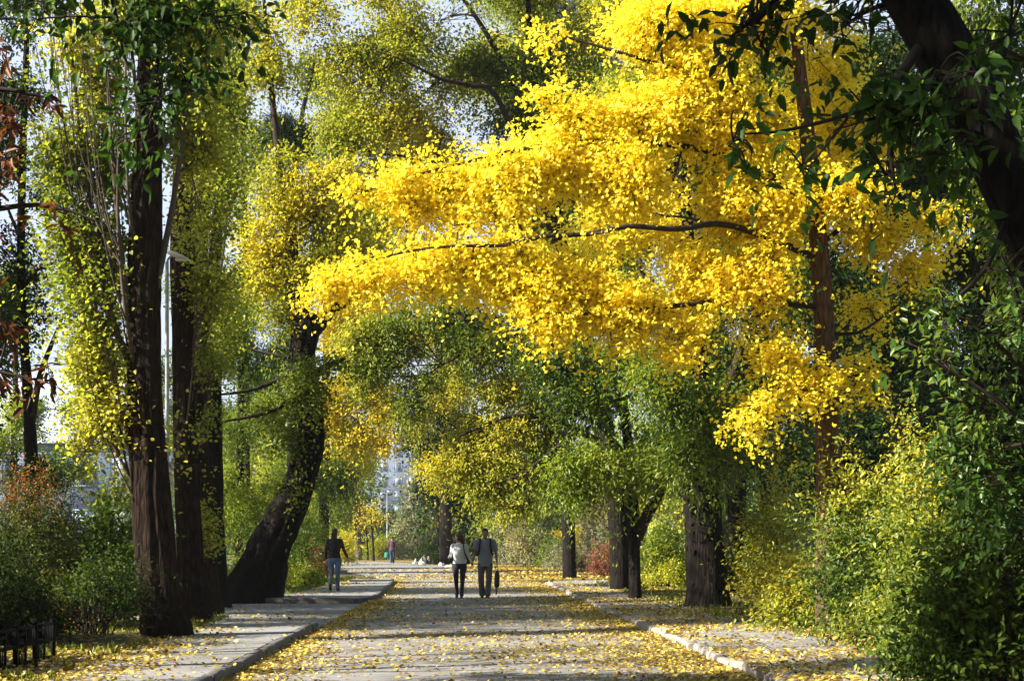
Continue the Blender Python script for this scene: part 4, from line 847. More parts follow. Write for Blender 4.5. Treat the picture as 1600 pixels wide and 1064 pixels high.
tree('far_tree', 'hazy tree in front of the pale house at the far left', 'tree', None, trunk=[(20, 886, D, 14), (21, 760, D, 11), (24, 600, D, 8), (26, 480, D, 5)],
     clumps=cl(D, (10, 560, 50, 60, 1.3), (40, 660, 50, 50, 1.5), (-10, 700, 60, 60, 1.6), (60, 740, 50, 40, 1.6), (20, 440, 40, 60, .9), (130, 640, 34, 40, .7), (110, 730, 50, 40, 1.5)), leaf='yellowgreen', seed=88, sub=8, mat='olive', tb=.42, L=.14)
D = 78
tree('maple_tree', 'green tree between the poplars and the leaning trunk, far back', 'tree', 'broadleaf trees behind the left verge', trunk=[(330, 890, D, 16), (331, 760, D, 13), (333, 560, D, 10), (336, 380, D, 6)],
     clumps=cl(D, (320, 560, 60, 60, 1.7), (300, 440, 60, 60, 1.5), (370, 500, 50, 60, 1.5), (340, 680, 60, 60, 1.8), (280, 660, 50, 60, 1.7), (240, 560, 50, 60, 1.4), (330, 790, 60, 50, 1.8), (400, 600, 40, 40, 1.4), (180, 680, 60, 50, 1.6), (150, 600, 40, 40, 1.0)), leaf='yellowgreen', seed=87, sub=8, mat='olive', tb=.38, L=.12)

# --- the far end of the road
D = 116
F_ = 'trees at the far end of the road'
tree('birch_tree', 'far pale tree with a mossy trunk left of the two saplings', 'tree', F_, trunk=[(560, 874, D, 12), (559, 820, D, 9.5), (556, 750, D, 7.5), (552, 680, D, 5)], limbs=[[(558, 790, D, 4), (540, 740, D, 3), (528, 700, D, 2)]],
     clumps=cl(D, (545, 770, 46, 40, 1.6), (520, 810, 40, 44, 1.8), (570, 740, 40, 40, 1.4), (545, 850, 30, 22, 1.6), (530, 720, 40, 40, 1.6)), leaf='far', bark='bark_grey', seed=91, sub=8, tb=.62, twig='twig_pale', L=.2)
for i, (px, lab) in enumerate(((584, 'thin dark sapling at the far end, right one of a pair'), (575, 'thinner dark sapling at the far end, left one of a pair'))):
    d = 112 + 3 * i
    tree('sapling', lab, 'tree', F_, trunk=[(px, 874.5 - .6 * i, d, 4.2 - i), (px - 1, 850, d, 3.2 - i * .6), (px - 3, 826, d, 2.4), (px - 5, 800, d, 1.5)], limbs=[[(px - 1, 846, d, 1.8), (px + 8, 832, d, 1.4), (px + 14, 815, d, .8)], [(px - 2, 838, d, 1.5), (px - 9, 822, d, .8)]],
         clumps=cl(d, (px + 4, 806, 18, 20, .5), (px + 12, 828, 12, 12, .4), (px - 6, 812, 12, 14, .4)), leaf='far', seed=92 + i, sub=6, mat='orange', tb=.6, L=.16, k=5)
D = 96
tree('yew_tree', 'dark evergreen with a straight trunk beyond the walking couple', 'tree', F_, trunk=[(698, 883, D, 24), (697, 850, D, 21), (696, 780, D, 18), (694, 700, D, 12), (690, 620, D, 6)],
     limbs=[[(695, 760, D, 8), (660, 700, D, 5), (630, 690, D, 3)]],
     clumps=cl(D, (680, 720, 42, 40, 2.6), (668, 800, 24, 44, 2.0, 2), (722, 790, 38, 46, 2.4, 2), (740, 735, 40, 36, 2.4), (655, 690, 30, 24, 2.2), (690, 650, 46, 40, 2.6), (640, 640, 40, 36, 2.2), (700, 590, 50, 40, 2), (730, 850, 30, 26, 2.0, 3), (668, 862, 14, 16, 2, 3)), leaf='far', seed=95, sub=9, mat='darkgreen', tb=.45)
tree('yew_tree', 'thinner dark trunk touching the left side of the dark evergreen', 'tree', F_, trunk=[(683, 882, 97, 11), (684, 840, 97, 9), (686, 780, 97, 7), (688, 720, 97, 4)], clumps=cl(97, (676, 770, 26, 30, 2), (690, 700, 30, 30, 2)), leaf='far', seed=96, sub=6, mat='darkgreen', tb=.45)
for (lab, px, d, rows, sd, mt, tb) in (
    ('hazy olive tree left of the far blue gap', 535, 135, ((520, 700, 46, 40, 1.6), (560, 720, 34, 36, 1.4), (495, 760, 40, 50, 1.8), (540, 640, 50, 40, 1.6)), 97, 'olive', .5),
    ('hazy grey-green tree right of the far blue gap', 650, 125, ((660, 740, 26, 36, 1.6), (648, 780, 20, 26, 1.3), (675, 690, 34, 40, 1.6), (640, 820, 30, 30, 1.4)), 98, 'grey', .3),
    ('hazy tree behind the shrubs right of the walking man', 820, 120, ((800, 780, 50, 50, 1.8), (850, 740, 50, 50, 1.8), (900, 780, 50, 60, 1.8), (760, 740, 40, 50, 1.8), (830, 680, 60, 50, 1.8)), 99, 'olive', .4)):
    tree('far_tree', lab, 'tree', F_, trunk=[(px, HY + 1.45 * FPX / d, d, 9), (px, 800, d, 7), (px + 2, 700, d, 4), (px + 3, 650, d, 2)], clumps=cl(d, *rows), leaf='far', seed=sd, sub=7, mat=mt, tb=tb)

# --- shrubs
SL, SR = 'shrubs behind the left pavement', 'shrubs along the right pavement'
shrub('red_shrub', 'shrub with reddish orange leaf tips behind the black railing', hole=.22, px=38, base=986, w=205, top=735, leaf='shrub', seed=101, mat='red', L=.05, k=12, ln=.36, tb=.37, tn=.7, cover=3, group=SL)
shrub('lilac_shrub', 'tall shrub of large bright green leaves left of the nearest poplar', hole=.22, px=165, base=984, w=120, top=630, leaf='shrub', seed=102, L=.105, W=.72, k=8, ln=.45, tb=.6, cover=2.4, group=SL)
shrub('dark_shrub', 'low dark shrub with rusty leaves at the foot of the nearest poplar', hole=.22, px=150, base=1002, w=150, top=870, leaf='shrub', seed=103, mat='darkgreen', L=.055, tb=.5, cover=2.8, group=SL)
shrub('dark_shrub', 'dark dense shrub right behind the black railing', hole=.22, px=10, base=1010, w=190, top=885, leaf='shrub', seed=104, mat='darkgreen', L=.055, tb=.45, cover=3, group=SL)
shrub('holly_shrub', 'dark undergrowth shrub beneath the thin forked tree', hole=.22, px=70, base=945, w=240, top=690, leaf='shrub', seed=105, mat='darkgreen', L=.07, tb=.7, cover=2.4, group=SL)
shrub('holly_shrub', 'shaded shrub between the poplars and the hazy building', hole=.22, px=215, base=935, w=200, top=730, leaf='shrub', seed=106, mat='olive', L=.07, tb=.4, cover=2.4, group=SL)
shrub('hazel_shrub', 'pale green hazel bush behind the foot of the leaning trunk', px=390, base=918, w=120, top=720, leaf='shrub', seed=107, mat='olive', L=.085, tb=.36, cover=2.6, group=SL)
shrub('hazel_shrub', 'yellow-green bush under the curve of the leaning trunk', px=468, base=913, w=70, top=790, leaf='shrub', seed=108, mat='yellowgreen', L=.08, tb=.5, cover=2.6, group=SL)
shrub('burning_bush', 'low orange-red bush beside the woman in the black jacket', px=496, base=905, w=44, top=842, leaf='shrub', seed=109, mat='pinkred', L=.075, tb=.55, cover=2.4, ln=.3)
shrub('hazel_shrub', 'yellowing bush in front of the far birch', px=520, base=880, w=90, top=800, leaf='shrub', seed=110, mat='yellowgreen', L=.14, tb=.65, cover=2.2, ln=.6, group=SL)
shrub('weedy_shrub', 'knee-high weeds beside the pavement corner under the leaning tree', px=478, base=916, w=56, top=884, leaf='shrub', seed=111, mat='olive', L=.06, tb=.6, cover=2.2, ln=.3, group=SL)
for (lab, px, base, w, top, mt, tb, L, sd) in (
    ('far olive bush left of the distant walker', 600, 873, 70, 830, 'olive', .6, .16, 120), ('far grey-brown bush right of the distant walker', 645, 873, 70, 800, 'grey', .55, .16, 121), ('far yellowish bush between the two saplings and the walker', 592, 871, 40, 838, 'orange', .4, .15, 122),
    ('far golden-green bush at the left bend of the road', 545, 872, 50, 820, 'yellowgreen', .7, .16, 123), ('dark clipped bush at the foot of the dark evergreen', 672, 880, 34, 830, 'darkgreen', .5, .13, 124)):
    shrub('far_bush', lab, px=px, base=base, w=w, top=top, leaf='shrub', seed=sd, mat=mt, L=L, tb=tb, cover=1.8, ln=.7, k=8, jit=.1, z=.05, group='bushes at the far end of the road', nst=14)
shrub('shading_shrub', 'tall dark bush added outside the left edge to shade the shrubs behind the railing', px=-235, base=1022, w=380, top=640, leaf='shrub', seed=125, mat='darkgreen', L=.08, tb=.5, cover=2.2, group=SL)  # this and the next two: unseen bushes added to shade railing and low shrubs
shrub('shading_shrub', 'dark bush added for its shade behind the tall one left of the railing', px=-150, base=985, w=260, top=700, leaf='shrub', seed=126, mat='darkgreen', L=.08, tb=.5, cover=2.2, group=SL)
shrub('shading_shrub', 'tall bush added outside the left edge to shade the black railing', px=-560, base=1064, w=460, top=470, leaf='shrub', seed=127, mat='darkgreen', L=.085, tb=.5, cover=4.5, group=SL)
# right side
shrub('honeysuckle_shrub', 'big sunlit shrub with yellowing leaves just right of the ginkgo trunk', px=1400, base=992, w=250, top=640, leaf='shrub', seed=130, wisp=.25, L=.08, tb=.62, cover=3.2, group=SR, depth=.5, nst=40)
shrub('honeysuckle_shrub', 'sunlit shrub spilling over the right pavement in front of the ginkgo', px=1280, base=980, w=220, top=765, leaf='shrub', seed=131, wisp=.25, L=.08, tb=.72, cover=2.6, group=SR, depth=.5, nst=40, twig='twig_pale')
shrub('honeysuckle_shrub', 'low sunlit shrub mound at the pavement edge below the ginkgo', px=1330, base=1006, w=200, top=860, leaf='shrub', seed=132, wisp=.25, L=.07, tb=.52, cover=3.2, group=SR, depth=.5)
shrub('honeysuckle_shrub', 'arching shrub with pale yellow leaves left of the ginkgo trunk', px=1200, base=950, w=90, top=690, leaf='shrub', seed=133, wisp=.25, L=.085, tb=.82, cover=1.9, group=SR, k=8, ln=.5)
shrub('honeysuckle_shrub', 'half shaded shrub right of the sunlit mound', px=1470, base=1022, w=250, top=690, leaf='shrub', seed=134, wisp=.25, L=.075, tb=.48, cover=3.0, group=SR, depth=.5)
shrub('laurel_shrub', 'dark shaded shrub filling the lower right corner', px=1600, base=1085, w=420, top=600, leaf='shrub', seed=135, mat='darkgreen', L=.085, W=.55, tb=.78, cover=2.8, group=SR, depth=.5, nst=30)
shrub('laurel_shrub', 'low dark shrub with a few bright leaves at the bottom right', px=1490, base=1075, w=200, top=890, leaf='shrub', seed=136, mat='near', L=.075, W=.6, tb=.8, cover=2.4, group=SR, depth=.5)
shrub('hedge_shrub', 'dark green bush between the slender forked trunk and the thick trunk', px=1040, base=918, w=110, top=770, leaf='shrub', seed=137, mat='green', L=.08, tb=.55, cover=2.8, group=SR)
shrub('hedge_shrub', 'dark green bush right of the thick trunk', px=1175, base=925, w=130, top=720, leaf='shrub', seed=138, mat='green', L=.08, tb=.5, cover=2.8, group=SR)
shrub('hedge_shrub', 'shaded bush behind the sunlit shrubs right of the ginkgo', px=1420, base=928, w=220, top=640, leaf='shrub', seed=139, mat='darkgreen', L=.09, tb=.5, cover=2.4, group=SR)
shrub('barberry_shrub', 'crimson bush left of the slender trunks', px=944, base=900, w=44, top=838, leaf='shrub', seed=140, mat='pinkred', L=.08, tb=.28, cover=2.2, ln=.3, group=SR, z=.03)
shrub('sea_buckthorn_shrub', 'tall grey-green bush behind the crimson bush', px=912, base=893, w=104, top=768, leaf='shrub', seed=141, mat='grey', L=.10, W=.4, tb=.35, cover=2.6, ln=.5, group=SR, z=.03, twig='twig_pale')
shrub('spruce_shrub', 'rounded green bush in the leaf-strewn verge', px=872, base=887.5, w=54, top=820, leaf='shrub', seed=142, mat='olive', L=.12, W=.4, tb=.35, cover=2.6, ln=.5, group=SR, z=.03)
shrub('smoke_shrub', 'grey-brown rounded bush right of the walking man', px=822, base=884.5, w=66, top=800, leaf='shrub', seed=143, mat='grey', L=.13, tb=.75, cover=2.6, ln=.5, group=SR, z=.03, twig='twig_pale')
shrub('smoke_shrub', 'pale bush with whitish leaves just behind the walking man', px=790, base=881.5, w=54, top=805, leaf='shrub', seed=144, mat='grey', L=.14, tb=.4, cover=2.2, ln=.5, group=SR, z=.03, twig='twig_pale')
shrub('spindle_shrub', 'orange-tinted bush between the green bush and the grey-green bush', px=890, base=884, w=50, top=795, leaf='shrub', seed=145, mat='orange', L=.12, tb=.75, cover=1.8, ln=.5, group=SR, z=.03)

# --- a far wood that reads as one mass closes the view
def far_wood():
    rng = np.random.default_rng(7); s = dict(SPEC['far']); s.update(L=.55, k=9, ln=2.0, jit=.5)
    fo = MB(); tn = Noise(77, .25, 2)
    for i in range(70):
        x = -75 + 150 * i / 69 + rng.uniform(-1, 1); y = 175 + rng.uniform(-8, 14)
        px = HX + x / y * FPX
        h = rng.uniform(10, 16) if not 545 < px < 690 else rng.uniform(3.5, 5)
        if -150 < px < 260: h = rng.uniform(7, 11)
        n = int(26 * h); u = unit(rng.normal(size=(n, 3)))
        O = np.array([x, y, h * .5]) + u * rng.uniform(.5, 1, (n, 1)) * np.array([3.2, 2.5, h * .52]); O[:, 2] = np.maximum(O[:, 2], .3)
        sprays(fo, rng, O, unit(u + np.array([0, 0, .2])), s, .35 + .7 * (tn(O) - .5))
    o = fo.build('far_wood', M['olive'])
    kind(o, 'stuff')
far_wood()

def sky_screen_wood():
    """the avenue goes on behind the viewer: an unseen leafy mass added to shut out the low sky"""
    rng = np.random.default_rng(9); s = dict(SPEC['far']); s.update(L=.5, k=10, ln=1.6, jit=.5); fo = MB(); tn = Noise(78, .25, 2)
    for i in range(46):
        a = R(-80 + 160 * i / 45); d = rng.uniform(20, 27); x, y, h = d * math.sin(a) * 1.1, 4 - d * math.cos(a), rng.uniform(12, 17)
        n = int(24 * h); u = unit(rng.normal(size=(n, 3)))
        O = np.array([x, y, h * .5]) + u * rng.uniform(.5, 1, (n, 1)) * np.array([2.6, 2.2, h * .52]); O[:, 2] = np.maximum(O[:, 2], .3)
        sprays(fo, rng, O, unit(u + np.array([0, 0, .2])), s, .35 + .7 * (tn(O) - .5))
    kind(fo.build('wood', M['olive']), 'stuff')
sky_screen_wood()
# ------------------------------------------------------------------ people
M['skin'] = plain_mat('skin', (.42, .24, .16), .55, .08, 12)
M['skin_tan'] = plain_mat('tanned_skin', (.30, .165, .10), .55, .08, 12)
M['hair_black'] = plain_mat('black_hair', (.012, .010, .009), .5, .4, 60, stretch=(4, 4, .4))
M['hair_auburn'] = plain_mat('auburn_hair', (.09, .026, .010), .45, .4, 60, stretch=(4, 4, .4))
M['cloth_white'] = plain_mat('white_jacket_cloth', (.72, .71, .69), .85, .06, 10, bump=.2)
M['cloth_grey'] = plain_mat('grey_shirt_cloth', (.22, .225, .26), .9, .08, 10, bump=.2)
M['cloth_trouser'] = plain_mat('grey_trouser_cloth', (.10, .095, .095), .9, .1, 10, bump=.2)
M['denim_dark'] = plain_mat('dark_denim', (.018, .020, .032), .9, .2, 14, bump=.2)
M['denim'] = plain_mat('blue_denim', (.085, .14, .25), .9, .22, 9, bump=.2)
M['denim_far'] = plain_mat('navy_denim', (.03, .05, .10), .9, .2, 9)
M['cloth_black'] = plain_mat('black_cloth', (.012, .012, .014), .85, .2, 12, bump=.2)
M['cloth_maroon'] = plain_mat('maroon_check_cloth', (.07, .035, .045), .9, .5, 16)
M['leather'] = plain_mat('black_leather', (.014, .013, .013), .45, .2, 20)
M['green_bag'] = plain_mat('green_bag_cloth', (.02, .20, .15), .6, .15, 8)
M['eye'] = plain_mat('dark_eye', (.015, .010, .008), .3, .1, 8)
M['lip'] = plain_mat('lip', (.25, .08, .07), .5, .1, 8)

def loft(mb, rings, segs=18):
    """closed stack of level ellipses (cx, cy, cz, rx, ry)"""
    a = np.linspace(0, 2 * np.pi, segs, endpoint=False); V = []
    for (cx, cy, cz, rx, ry) in rings: V.append(np.c_[cx + rx * np.cos(a), cy + ry * np.sin(a), np.full(segs, cz)])
    n = len(rings); V = np.vstack(V + [[rings[0][:3]], [rings[-1][:3]]])
    i = np.arange(n - 1)[:, None] * segs; j = np.arange(segs)[None]; j2 = (j + 1) % segs
    mb.add(V, np.stack([i + j, i + j2, i + segs + j2, i + segs + j], -1).reshape(-1, 4))
    jj = np.arange(segs); b = n * segs
    mb.add(V, np.stack([(jj + 1) % segs, jj, np.full(segs, b)], -1)); mb.add(V, np.stack([(n - 1) * segs + jj, (n - 1) * segs + (jj + 1) % segs, np.full(segs, b + 1)], -1))

def ball(mb, c, r, segs=12):
    c = np.array(c, float); r = np.broadcast_to(np.array(r, float), (3,))
    t = np.linspace(-.98, .98, 7) * np.pi / 2
    loft(mb, [(c[0], c[1], c[2] + r[2] * math.sin(x), r[0] * math.cos(x), r[1] * math.cos(x)) for x in t], segs)

def limb(mb, pts, rad, segs=12, step=.03):
    q = catmull(np.c_[np.array(pts, float), np.array(rad, float)], step); tube(mb, q[:, :3], q[:, 3], segs)

def fuse(mb, name, mat, parent, voxel=.010, smooth_it=4):
    """grow one continuous skin round all pieces"""
    me = mb.mesh(name); o = bpy.data.objects.new(name, me); COL.objects.link(o)
    m = o.modifiers.new('r', 'REMESH'); m.mode = 'VOXEL'; m.voxel_size = voxel; m.use_smooth_shade = True
    s = o.modifiers.new('s', 'SMOOTH'); s.factor = .5; s.iterations = smooth_it
    dg = bpy.context.evaluated_depsgraph_get(); nm = bpy.data.meshes.new_from_object(o.evaluated_get(dg))
    o.modifiers.clear(); o.data = nm; bpy.data.meshes.remove(me); nm.name = name
    nm.materials.clear(); nm.materials.append(mat); o.parent = parent
    return o

def hand(mb, wrist, d, side, curl=.5, back=None):
    """palm, four bent fingers of different length and a thumb from the side of the palm"""
    w = np.array(wrist, float); d = unit(np.array(d, float)); b = unit(np.array(back if back is not None else (side, 0, 0), float)); b = unit(b - d * (b @ d)); s = np.cross(d, b)   # s: across the knuckles
    for k in np.linspace(-.026, .026, 4): limb(mb, [w + s * k * .6, w + d * .045 + s * k, w + d * .085 + s * k * 1.1], [.014, .015, .012], 8, .02)
    for k, ln in zip((-.030, -.010, .010, .030), (.060, .074, .080, .070)):
        p0 = w + d * .082 + s * k; p1 = p0 + unit(d - b * curl * .5) * ln * .45; p2 = p1 + unit(d - b * curl * 1.3) * ln * .32; p3 = p2 + unit(d - b * curl * 2.2) * ln * .25
        limb(mb, [p0, p1, p2, p3], [.0095, .009, .008, .0065], 8, .015)
    t0 = w + d * .025 + s * .030; t1 = t0 + unit(d * .6 + s * .8 - b * .3) * .04; t2 = t1 + unit(d * .95 + s * .25 - b * .3) * .032
    limb(mb, [t0, t1, t2], [.012, .011, .008], 8, .015)

def person(label, loc, rz, h, J, skin, hair, top, legs, shoe, female=False, sleeve='long', head_yaw=0.0, hair_style='short', voxel=.010, hem=.86, untuck=False, group=None):
    """figure in its own frame facing -y; J gives elbows, wrists, knees and ankles; h scales a 1.75 m figure"""
    rt = root('person', loc, label, 'person', group); del rt['org']; rt.rotation_euler.z = rz; rt.scale = (h / 1.75,) * 3
    sw, hw = (.168, .105) if female else (.198, .095)
    sh = {s: np.array([s * sw, .01, 1.425]) for s in (-1, 1)}; hp = {s: np.array([s * hw, 0, .90]) for s in (-1, 1)}
    B = MB()
    tw = .125 if female else .150
    rings = [(0, 0, .80, .10, .09), (0, .005, .88, .165, .115), (0, .005, .95, .165 if female else .155, .115), (0, 0, 1.08, tw, .10), (0, 0, 1.22, tw + .02, .115), (0, .005, 1.34, .165, .12), (0, .01, 1.42, .155, .10), (0, .015, 1.47, .09, .075), (0, .012, 1.50, .055, .055)]
    loft(B, rings)
    limb(B, [(0, .02, 1.44), (0, .01, 1.53), (0, -.005, 1.60)], [.062, .055, .055])
    cy_, sy_ = math.cos(head_yaw), math.sin(head_yaw)
    def hd(x, y, z): return np.array([x * cy_ - y * sy_, x * sy_ + y * cy_ - .015, z])
    H_ = MB()
    loft(H_, [(0, -.030, 1.525, .025, .03), (0, -.025, 1.545, .048, .055), (0, -.012, 1.58, .064, .078), (0, 0, 1.63, .073, .092), (0, .005, 1.68, .076, .098), (0, .010, 1.72, .066, .085), (0, .010, 1.745, .040, .055), (0, .010, 1.753, .012, .015)])
    limb(H_, [(0, -.088, 1.655), (0, -.105, 1.625), (0, -.098, 1.612)], [.008, .013, .012], 8, .01)
    for s in (-1, 1): ball(H_, (s * .076, .012, 1.63), (.012, .022, .032))
    for V in H_.v: V[:] = np.array([hd(*p) for p in V])
    for V, F in zip(H_.v, H_.f): B.v.append(V); B.f.append(F + 0); B.t.append(np.full(len(F), .5))
    # face indices of the head pieces are already cumulative inside H_, shift them once
    k = len(H_.v)
    for i in range(k): B.f[-k + i] = H_.f[i] + B.n
    B.n += H_.n
    for s, S in ((-1, 'r'), (1, 'l')):
        e, w = np.array(J['elbow_' + S], float), np.array(J['wrist_' + S], float)
        limb(B, [(s * .10, .012, 1.40), sh[s], sh[s] * .5 + e * .5, e, e * .45 + w * .55, w], np.array([.055, .056, .046, .038, .036, .025]) * (.86 if female else 1))
        hand(B, w, w - e if 'hand_' + S not in J else J['hand_' + S], s, J.get('curl_' + S, .5))
        kn, an = np.array(J['knee_' + S], float), np.array(J['ankle_' + S], float)
        limb(B, [(s * hw * .8, 0, .93), hp[s] + (0, 0, -.06), hp[s] * .45 + kn * .55, kn, kn * .55 + an * .45, an], [.075, .09, .072, .052, .050, .034])
    body = fuse(B, 'body', skin, rt, voxel, 3)
    # trousers
    T = MB()
    loft(T, [(0, .005, .80, .12, .10), (0, .008, .88, .178, .128), (0, .006, .97, .170 if female else .168, .122), (0, 0, 1.06, tw + .022, .112)])
    for s, S in ((-1, 'r'), (1, 'l')):
        kn, an = np.array(J['knee_' + S], float), np.array(J['ankle_' + S], float); end = an + unit(an - kn) * .035
        wid = (.082, .066, .056, .058) if female else (.088, .078, .076, .080)
        limb(T, [(s * hw * .8, 0, .92), hp[s] + (0, 0, -.07), hp[s] * .45 + kn * .55, kn, kn * .5 + an * .5, end], [.088, .102, wid[0], wid[1], wid[2], wid[3]])
    fuse(T, 'trousers', legs, rt, voxel * 1.1, 3)
    # top
    U = MB()
    lo = .80 if untuck else .93
    loft(U, [(0, .005, lo, .185, .135), (0, .005, .95, .18, .135), (0, 0, 1.08, tw + (.045 if untuck else .03), .128), (0, 0, 1.22, tw + .045, .138), (0, .005, 1.34, .185, .142), (0, .01, 1.42, .172, .12), (0, .015, 1.475, .10, .09), (0, .015, 1.50, .068, .068)])
    for s, S in ((-1, 'r'), (1, 'l')):
        e, w = np.array(J['elbow_' + S], float), np.array(J['wrist_' + S], float)
        if sleeve == 'long': limb(U, [(s * .09, .012, 1.395), sh[s], sh[s] * .5 + e * .5, e, e * .4 + w * .6, w * .97 + e * .03], np.array([.07, .072, .060, .052, .046, .040]) * (.88 if female else 1))
        else: limb(U, [(s * .09, .012, 1.395), sh[s], sh[s] * .5 + e * .5, sh[s] * .15 + e * .85], [.07, .075, .072, .074])
    fuse(U, 'jacket' if sleeve == 'long' else 'shirt', top, rt, voxel * 1.1, 3)
    for s, S in ((-1, 'r'), (1, 'l')):
        an, kn = np.array(J['ankle_' + S], float), np.array(J['knee_' + S], float); f = np.array(J.get('toe_' + S, (0, -1, -.12)), float); f = unit(f)
        down = unit(an - kn); sole = an + down * .055; X = MB()
        limb(X, [an - f * .055 + down * .035, sole + f * .02, sole + f * .10 + down * .008, sole + f * .165 + down * .012], [.036, .042, .040, .026], 10)
        limb(X, [an, an + down * .05], [.042, .044], 10)
        fuse(X, 'shoe', shoe, rt, voxel, 2)
    Hh = MB()
    loft(Hh, [(0, .035, 1.60 if hair_style == 'short' else 1.56, .070, .065), (0, .030, 1.64, .083, .085), (0, .018, 1.69, .087, .105), (0, .012, 1.73, .078, .098), (0, .012, 1.76, .050, .066), (0, .012, 1.772, .015, .02)])
    if hair_style == 'long':
        for x in np.linspace(-.065, .065, 6): limb(Hh, [(x, .045, 1.70), (x * 1.25, .075 - abs(x) * .3, 1.60), (x * 1.35, .08 - abs(x) * .2, 1.50), (x * 1.2, .085, 1.38 + abs(x) * .5)], [.03, .032, .030, .014], 10)
        for s in (-1, 1): limb(Hh, [(s * .07, -.02, 1.70), (s * .085, -.015, 1.62), (s * .085, .01, 1.52), (s * .075, .02, 1.43)], [.02, .022, .022, .012], 10)
    if hair_style == 'tail':
        for x in (-.03, 0, .03): limb(Hh, [(x, .08, 1.68), (x * 1.2, .12, 1.62), (x * 1.5, .125, 1.52), (x, .125, 1.36)], [.035, .04, .038, .015], 10)
    for V in Hh.v: V[:] = np.array([hd(*p) for p in V])
    fuse(Hh, 'hair', hair, rt, voxel * .8, 2)
    for s in (-1, 1):
        E = MB(); ball(E, hd(s * .030, -.083, 1.648), (.013, .008, .008)); E.build('eye', M['eye'], rt, True)
    E = MB(); ball(E, hd(0, -.083, 1.585), (.022, .008, .007)); E.build('mouth', M['lip'], rt, True)
    return rt

def held(name, label, cat, loc, rz, sc_):
    rt = root(name, loc, label, cat); del rt['org']; rt.rotation_euler.z = rz; rt.scale = (sc_,) * 3
    return rt

MAN = (-.70, 40.0, 0.0); WOM = (-1.37, 40.0, 0.0)
mj = dict(elbow_r=(-.265, .03, 1.16), wrist_r=(-.305, -.03, .93), hand_r=(-.12, -.25, -1), curl_r=.9, elbow_l=(.275, .03, 1.15), wrist_l=(.30, -.02, .905), curl_l=1.1,
          knee_r=(-.10, -.07, .50), ankle_r=(-.075, .02, .10), toe_r=(-.1, -1, -.12), knee_l=(.10, -.09, .50), ankle_l=(.065, -.16, .10), toe_l=(.1, -1, -.05))
person('bearded man in a grey short-sleeved shirt holding a black bag and the woman\'s hand', MAN, 0, 1.80, mj, M['skin_tan'], M['hair_black'], M['cloth_grey'], M['cloth_trouser'], M['leather'], sleeve='short', untuck=True)
wj = dict(elbow_r=(-.245, .06, 1.14), wrist_r=(-.27, -.14, 1.10), hand_r=(-.1, -1, .05), curl_r=.8, elbow_l=(.25, .03, 1.14), wrist_l=(.335, -.03, .945), hand_l=(.15, -.2, -1), curl_l=1.0,
          knee_r=(-.085, -.06, .50), ankle_r=(-.075, .10, .12), toe_r=(0, -1, -.5), knee_l=(.085, -.06, .50), ankle_l=(.065, -.10, .10))
person('woman with auburn hair in a white jacket and dark jeans, looking aside', WOM, 0, 1.68, wj, M['skin'], M['hair_auburn'], M['cloth_white'], M['denim_dark'], M['leather'], female=True, head_yaw=R(-42), hair_style='long')
lj = dict(elbow_r=(-.27, .0, 1.15), wrist_r=(-.36, -.08, .945), elbow_l=(.235, .04, 1.14), wrist_l=(.24, -.01, .89), curl_r=.4, knee_r=(-.085, -.02, .50), ankle_r=(-.075, -.10, .10), knee_l=(.085, .0, .50), ankle_l=(.09, .20, .19), toe_l=(0, -.75, -1))
person('woman in a black jacket and blue jeans walking away on the left pavement', (-4.92, 42.6, .093), R(178), 1.72, lj, M['skin'], M['hair_black'], M['cloth_black'], M['denim'], M['leather'], female=True, hair_style='tail')
dj = dict(elbow_r=(-.25, .02, 1.15), wrist_r=(-.27, -.05, .90), elbow_l=(.25, .03, 1.15), wrist_l=(.29, -.02, .90), curl_l=1.1, knee_r=(-.09, -.05, .50), ankle_r=(-.07, -.06, .10), knee_l=(.09, -.02, .50), ankle_l=(.07, .12, .12))
person('distant walker in a maroon top carrying a green bag', (-7.8, 100, .004), R(180), 1.74, dj, M['skin_tan'], M['hair_black'], M['cloth_maroon'], M['denim_far'], M['leather'], voxel=.014)

# things they carry
s = 1.80 / 1.75
b = held('shoulder_bag', 'slim black bag with loose straps hanging from the man\'s hand', 'bag', MAN, 0, s)
m = MB(); limb(m, [(.305, -.04, .70), (.305, -.04, .62), (.300, -.04, .42), (.295, -.04, .30), (.295, -.04, .27)], [.03, .062, .070, .066, .03], 12)
for V in m.v: V[:, 1] = -.04 + (V[:, 1] + .04) * 1.7
fuse(m, 'pouch', M['leather'], b, .009)
m = MB(); limb(m, [(.300, -.03, .82), (.275, -.035, .76), (.285, -.04, .66)], [.008] * 3, 6); limb(m, [(.302, -.03, .82), (.330, -.035, .76), (.325, -.04, .66)], [.008] * 3, 6); m.build('handle', M['leather'], b, True)
m = MB(); limb(m, [(.315, -.10, .42), (.305, -.11, .25), (.29, -.10, .12), (.28, -.08, .10), (.275, -.05, .20), (.28, -.04, .32)], [.011] * 6, 6); m.build('strap', M['leather'], b, True)
b = held('backpack', 'black backpack on the man, its straps over both shoulders', 'backpack', MAN, 0, s)
m = MB(); limb(m, [(0, .20, 1.42), (0, .23, 1.36), (0, .235, 1.10), (0, .22, 1.02)], [.06, .10, .11, .06], 14)
for V in m.v: V[:, 0] *= 1.35
fuse(m, 'pack', M['cloth_black'], b, .012)
for q in (-1, 1):
    m = MB(); limb(m, [(q * .115, .15, 1.44), (q * .125, .06, 1.505), (q * .130, -.06, 1.475), (q * .135, -.135, 1.38), (q * .150, -.14, 1.22), (q * .185, -.05, 1.10), (q * .17, .14, 1.06)], [.022] * 7, 8); m.build('shoulder_strap', M['cloth_black'], b, True)
s = 1.68 / 1.75
b = held('handbag', 'black handbag under the arm of the woman in white', 'bag', WOM, 0, s)
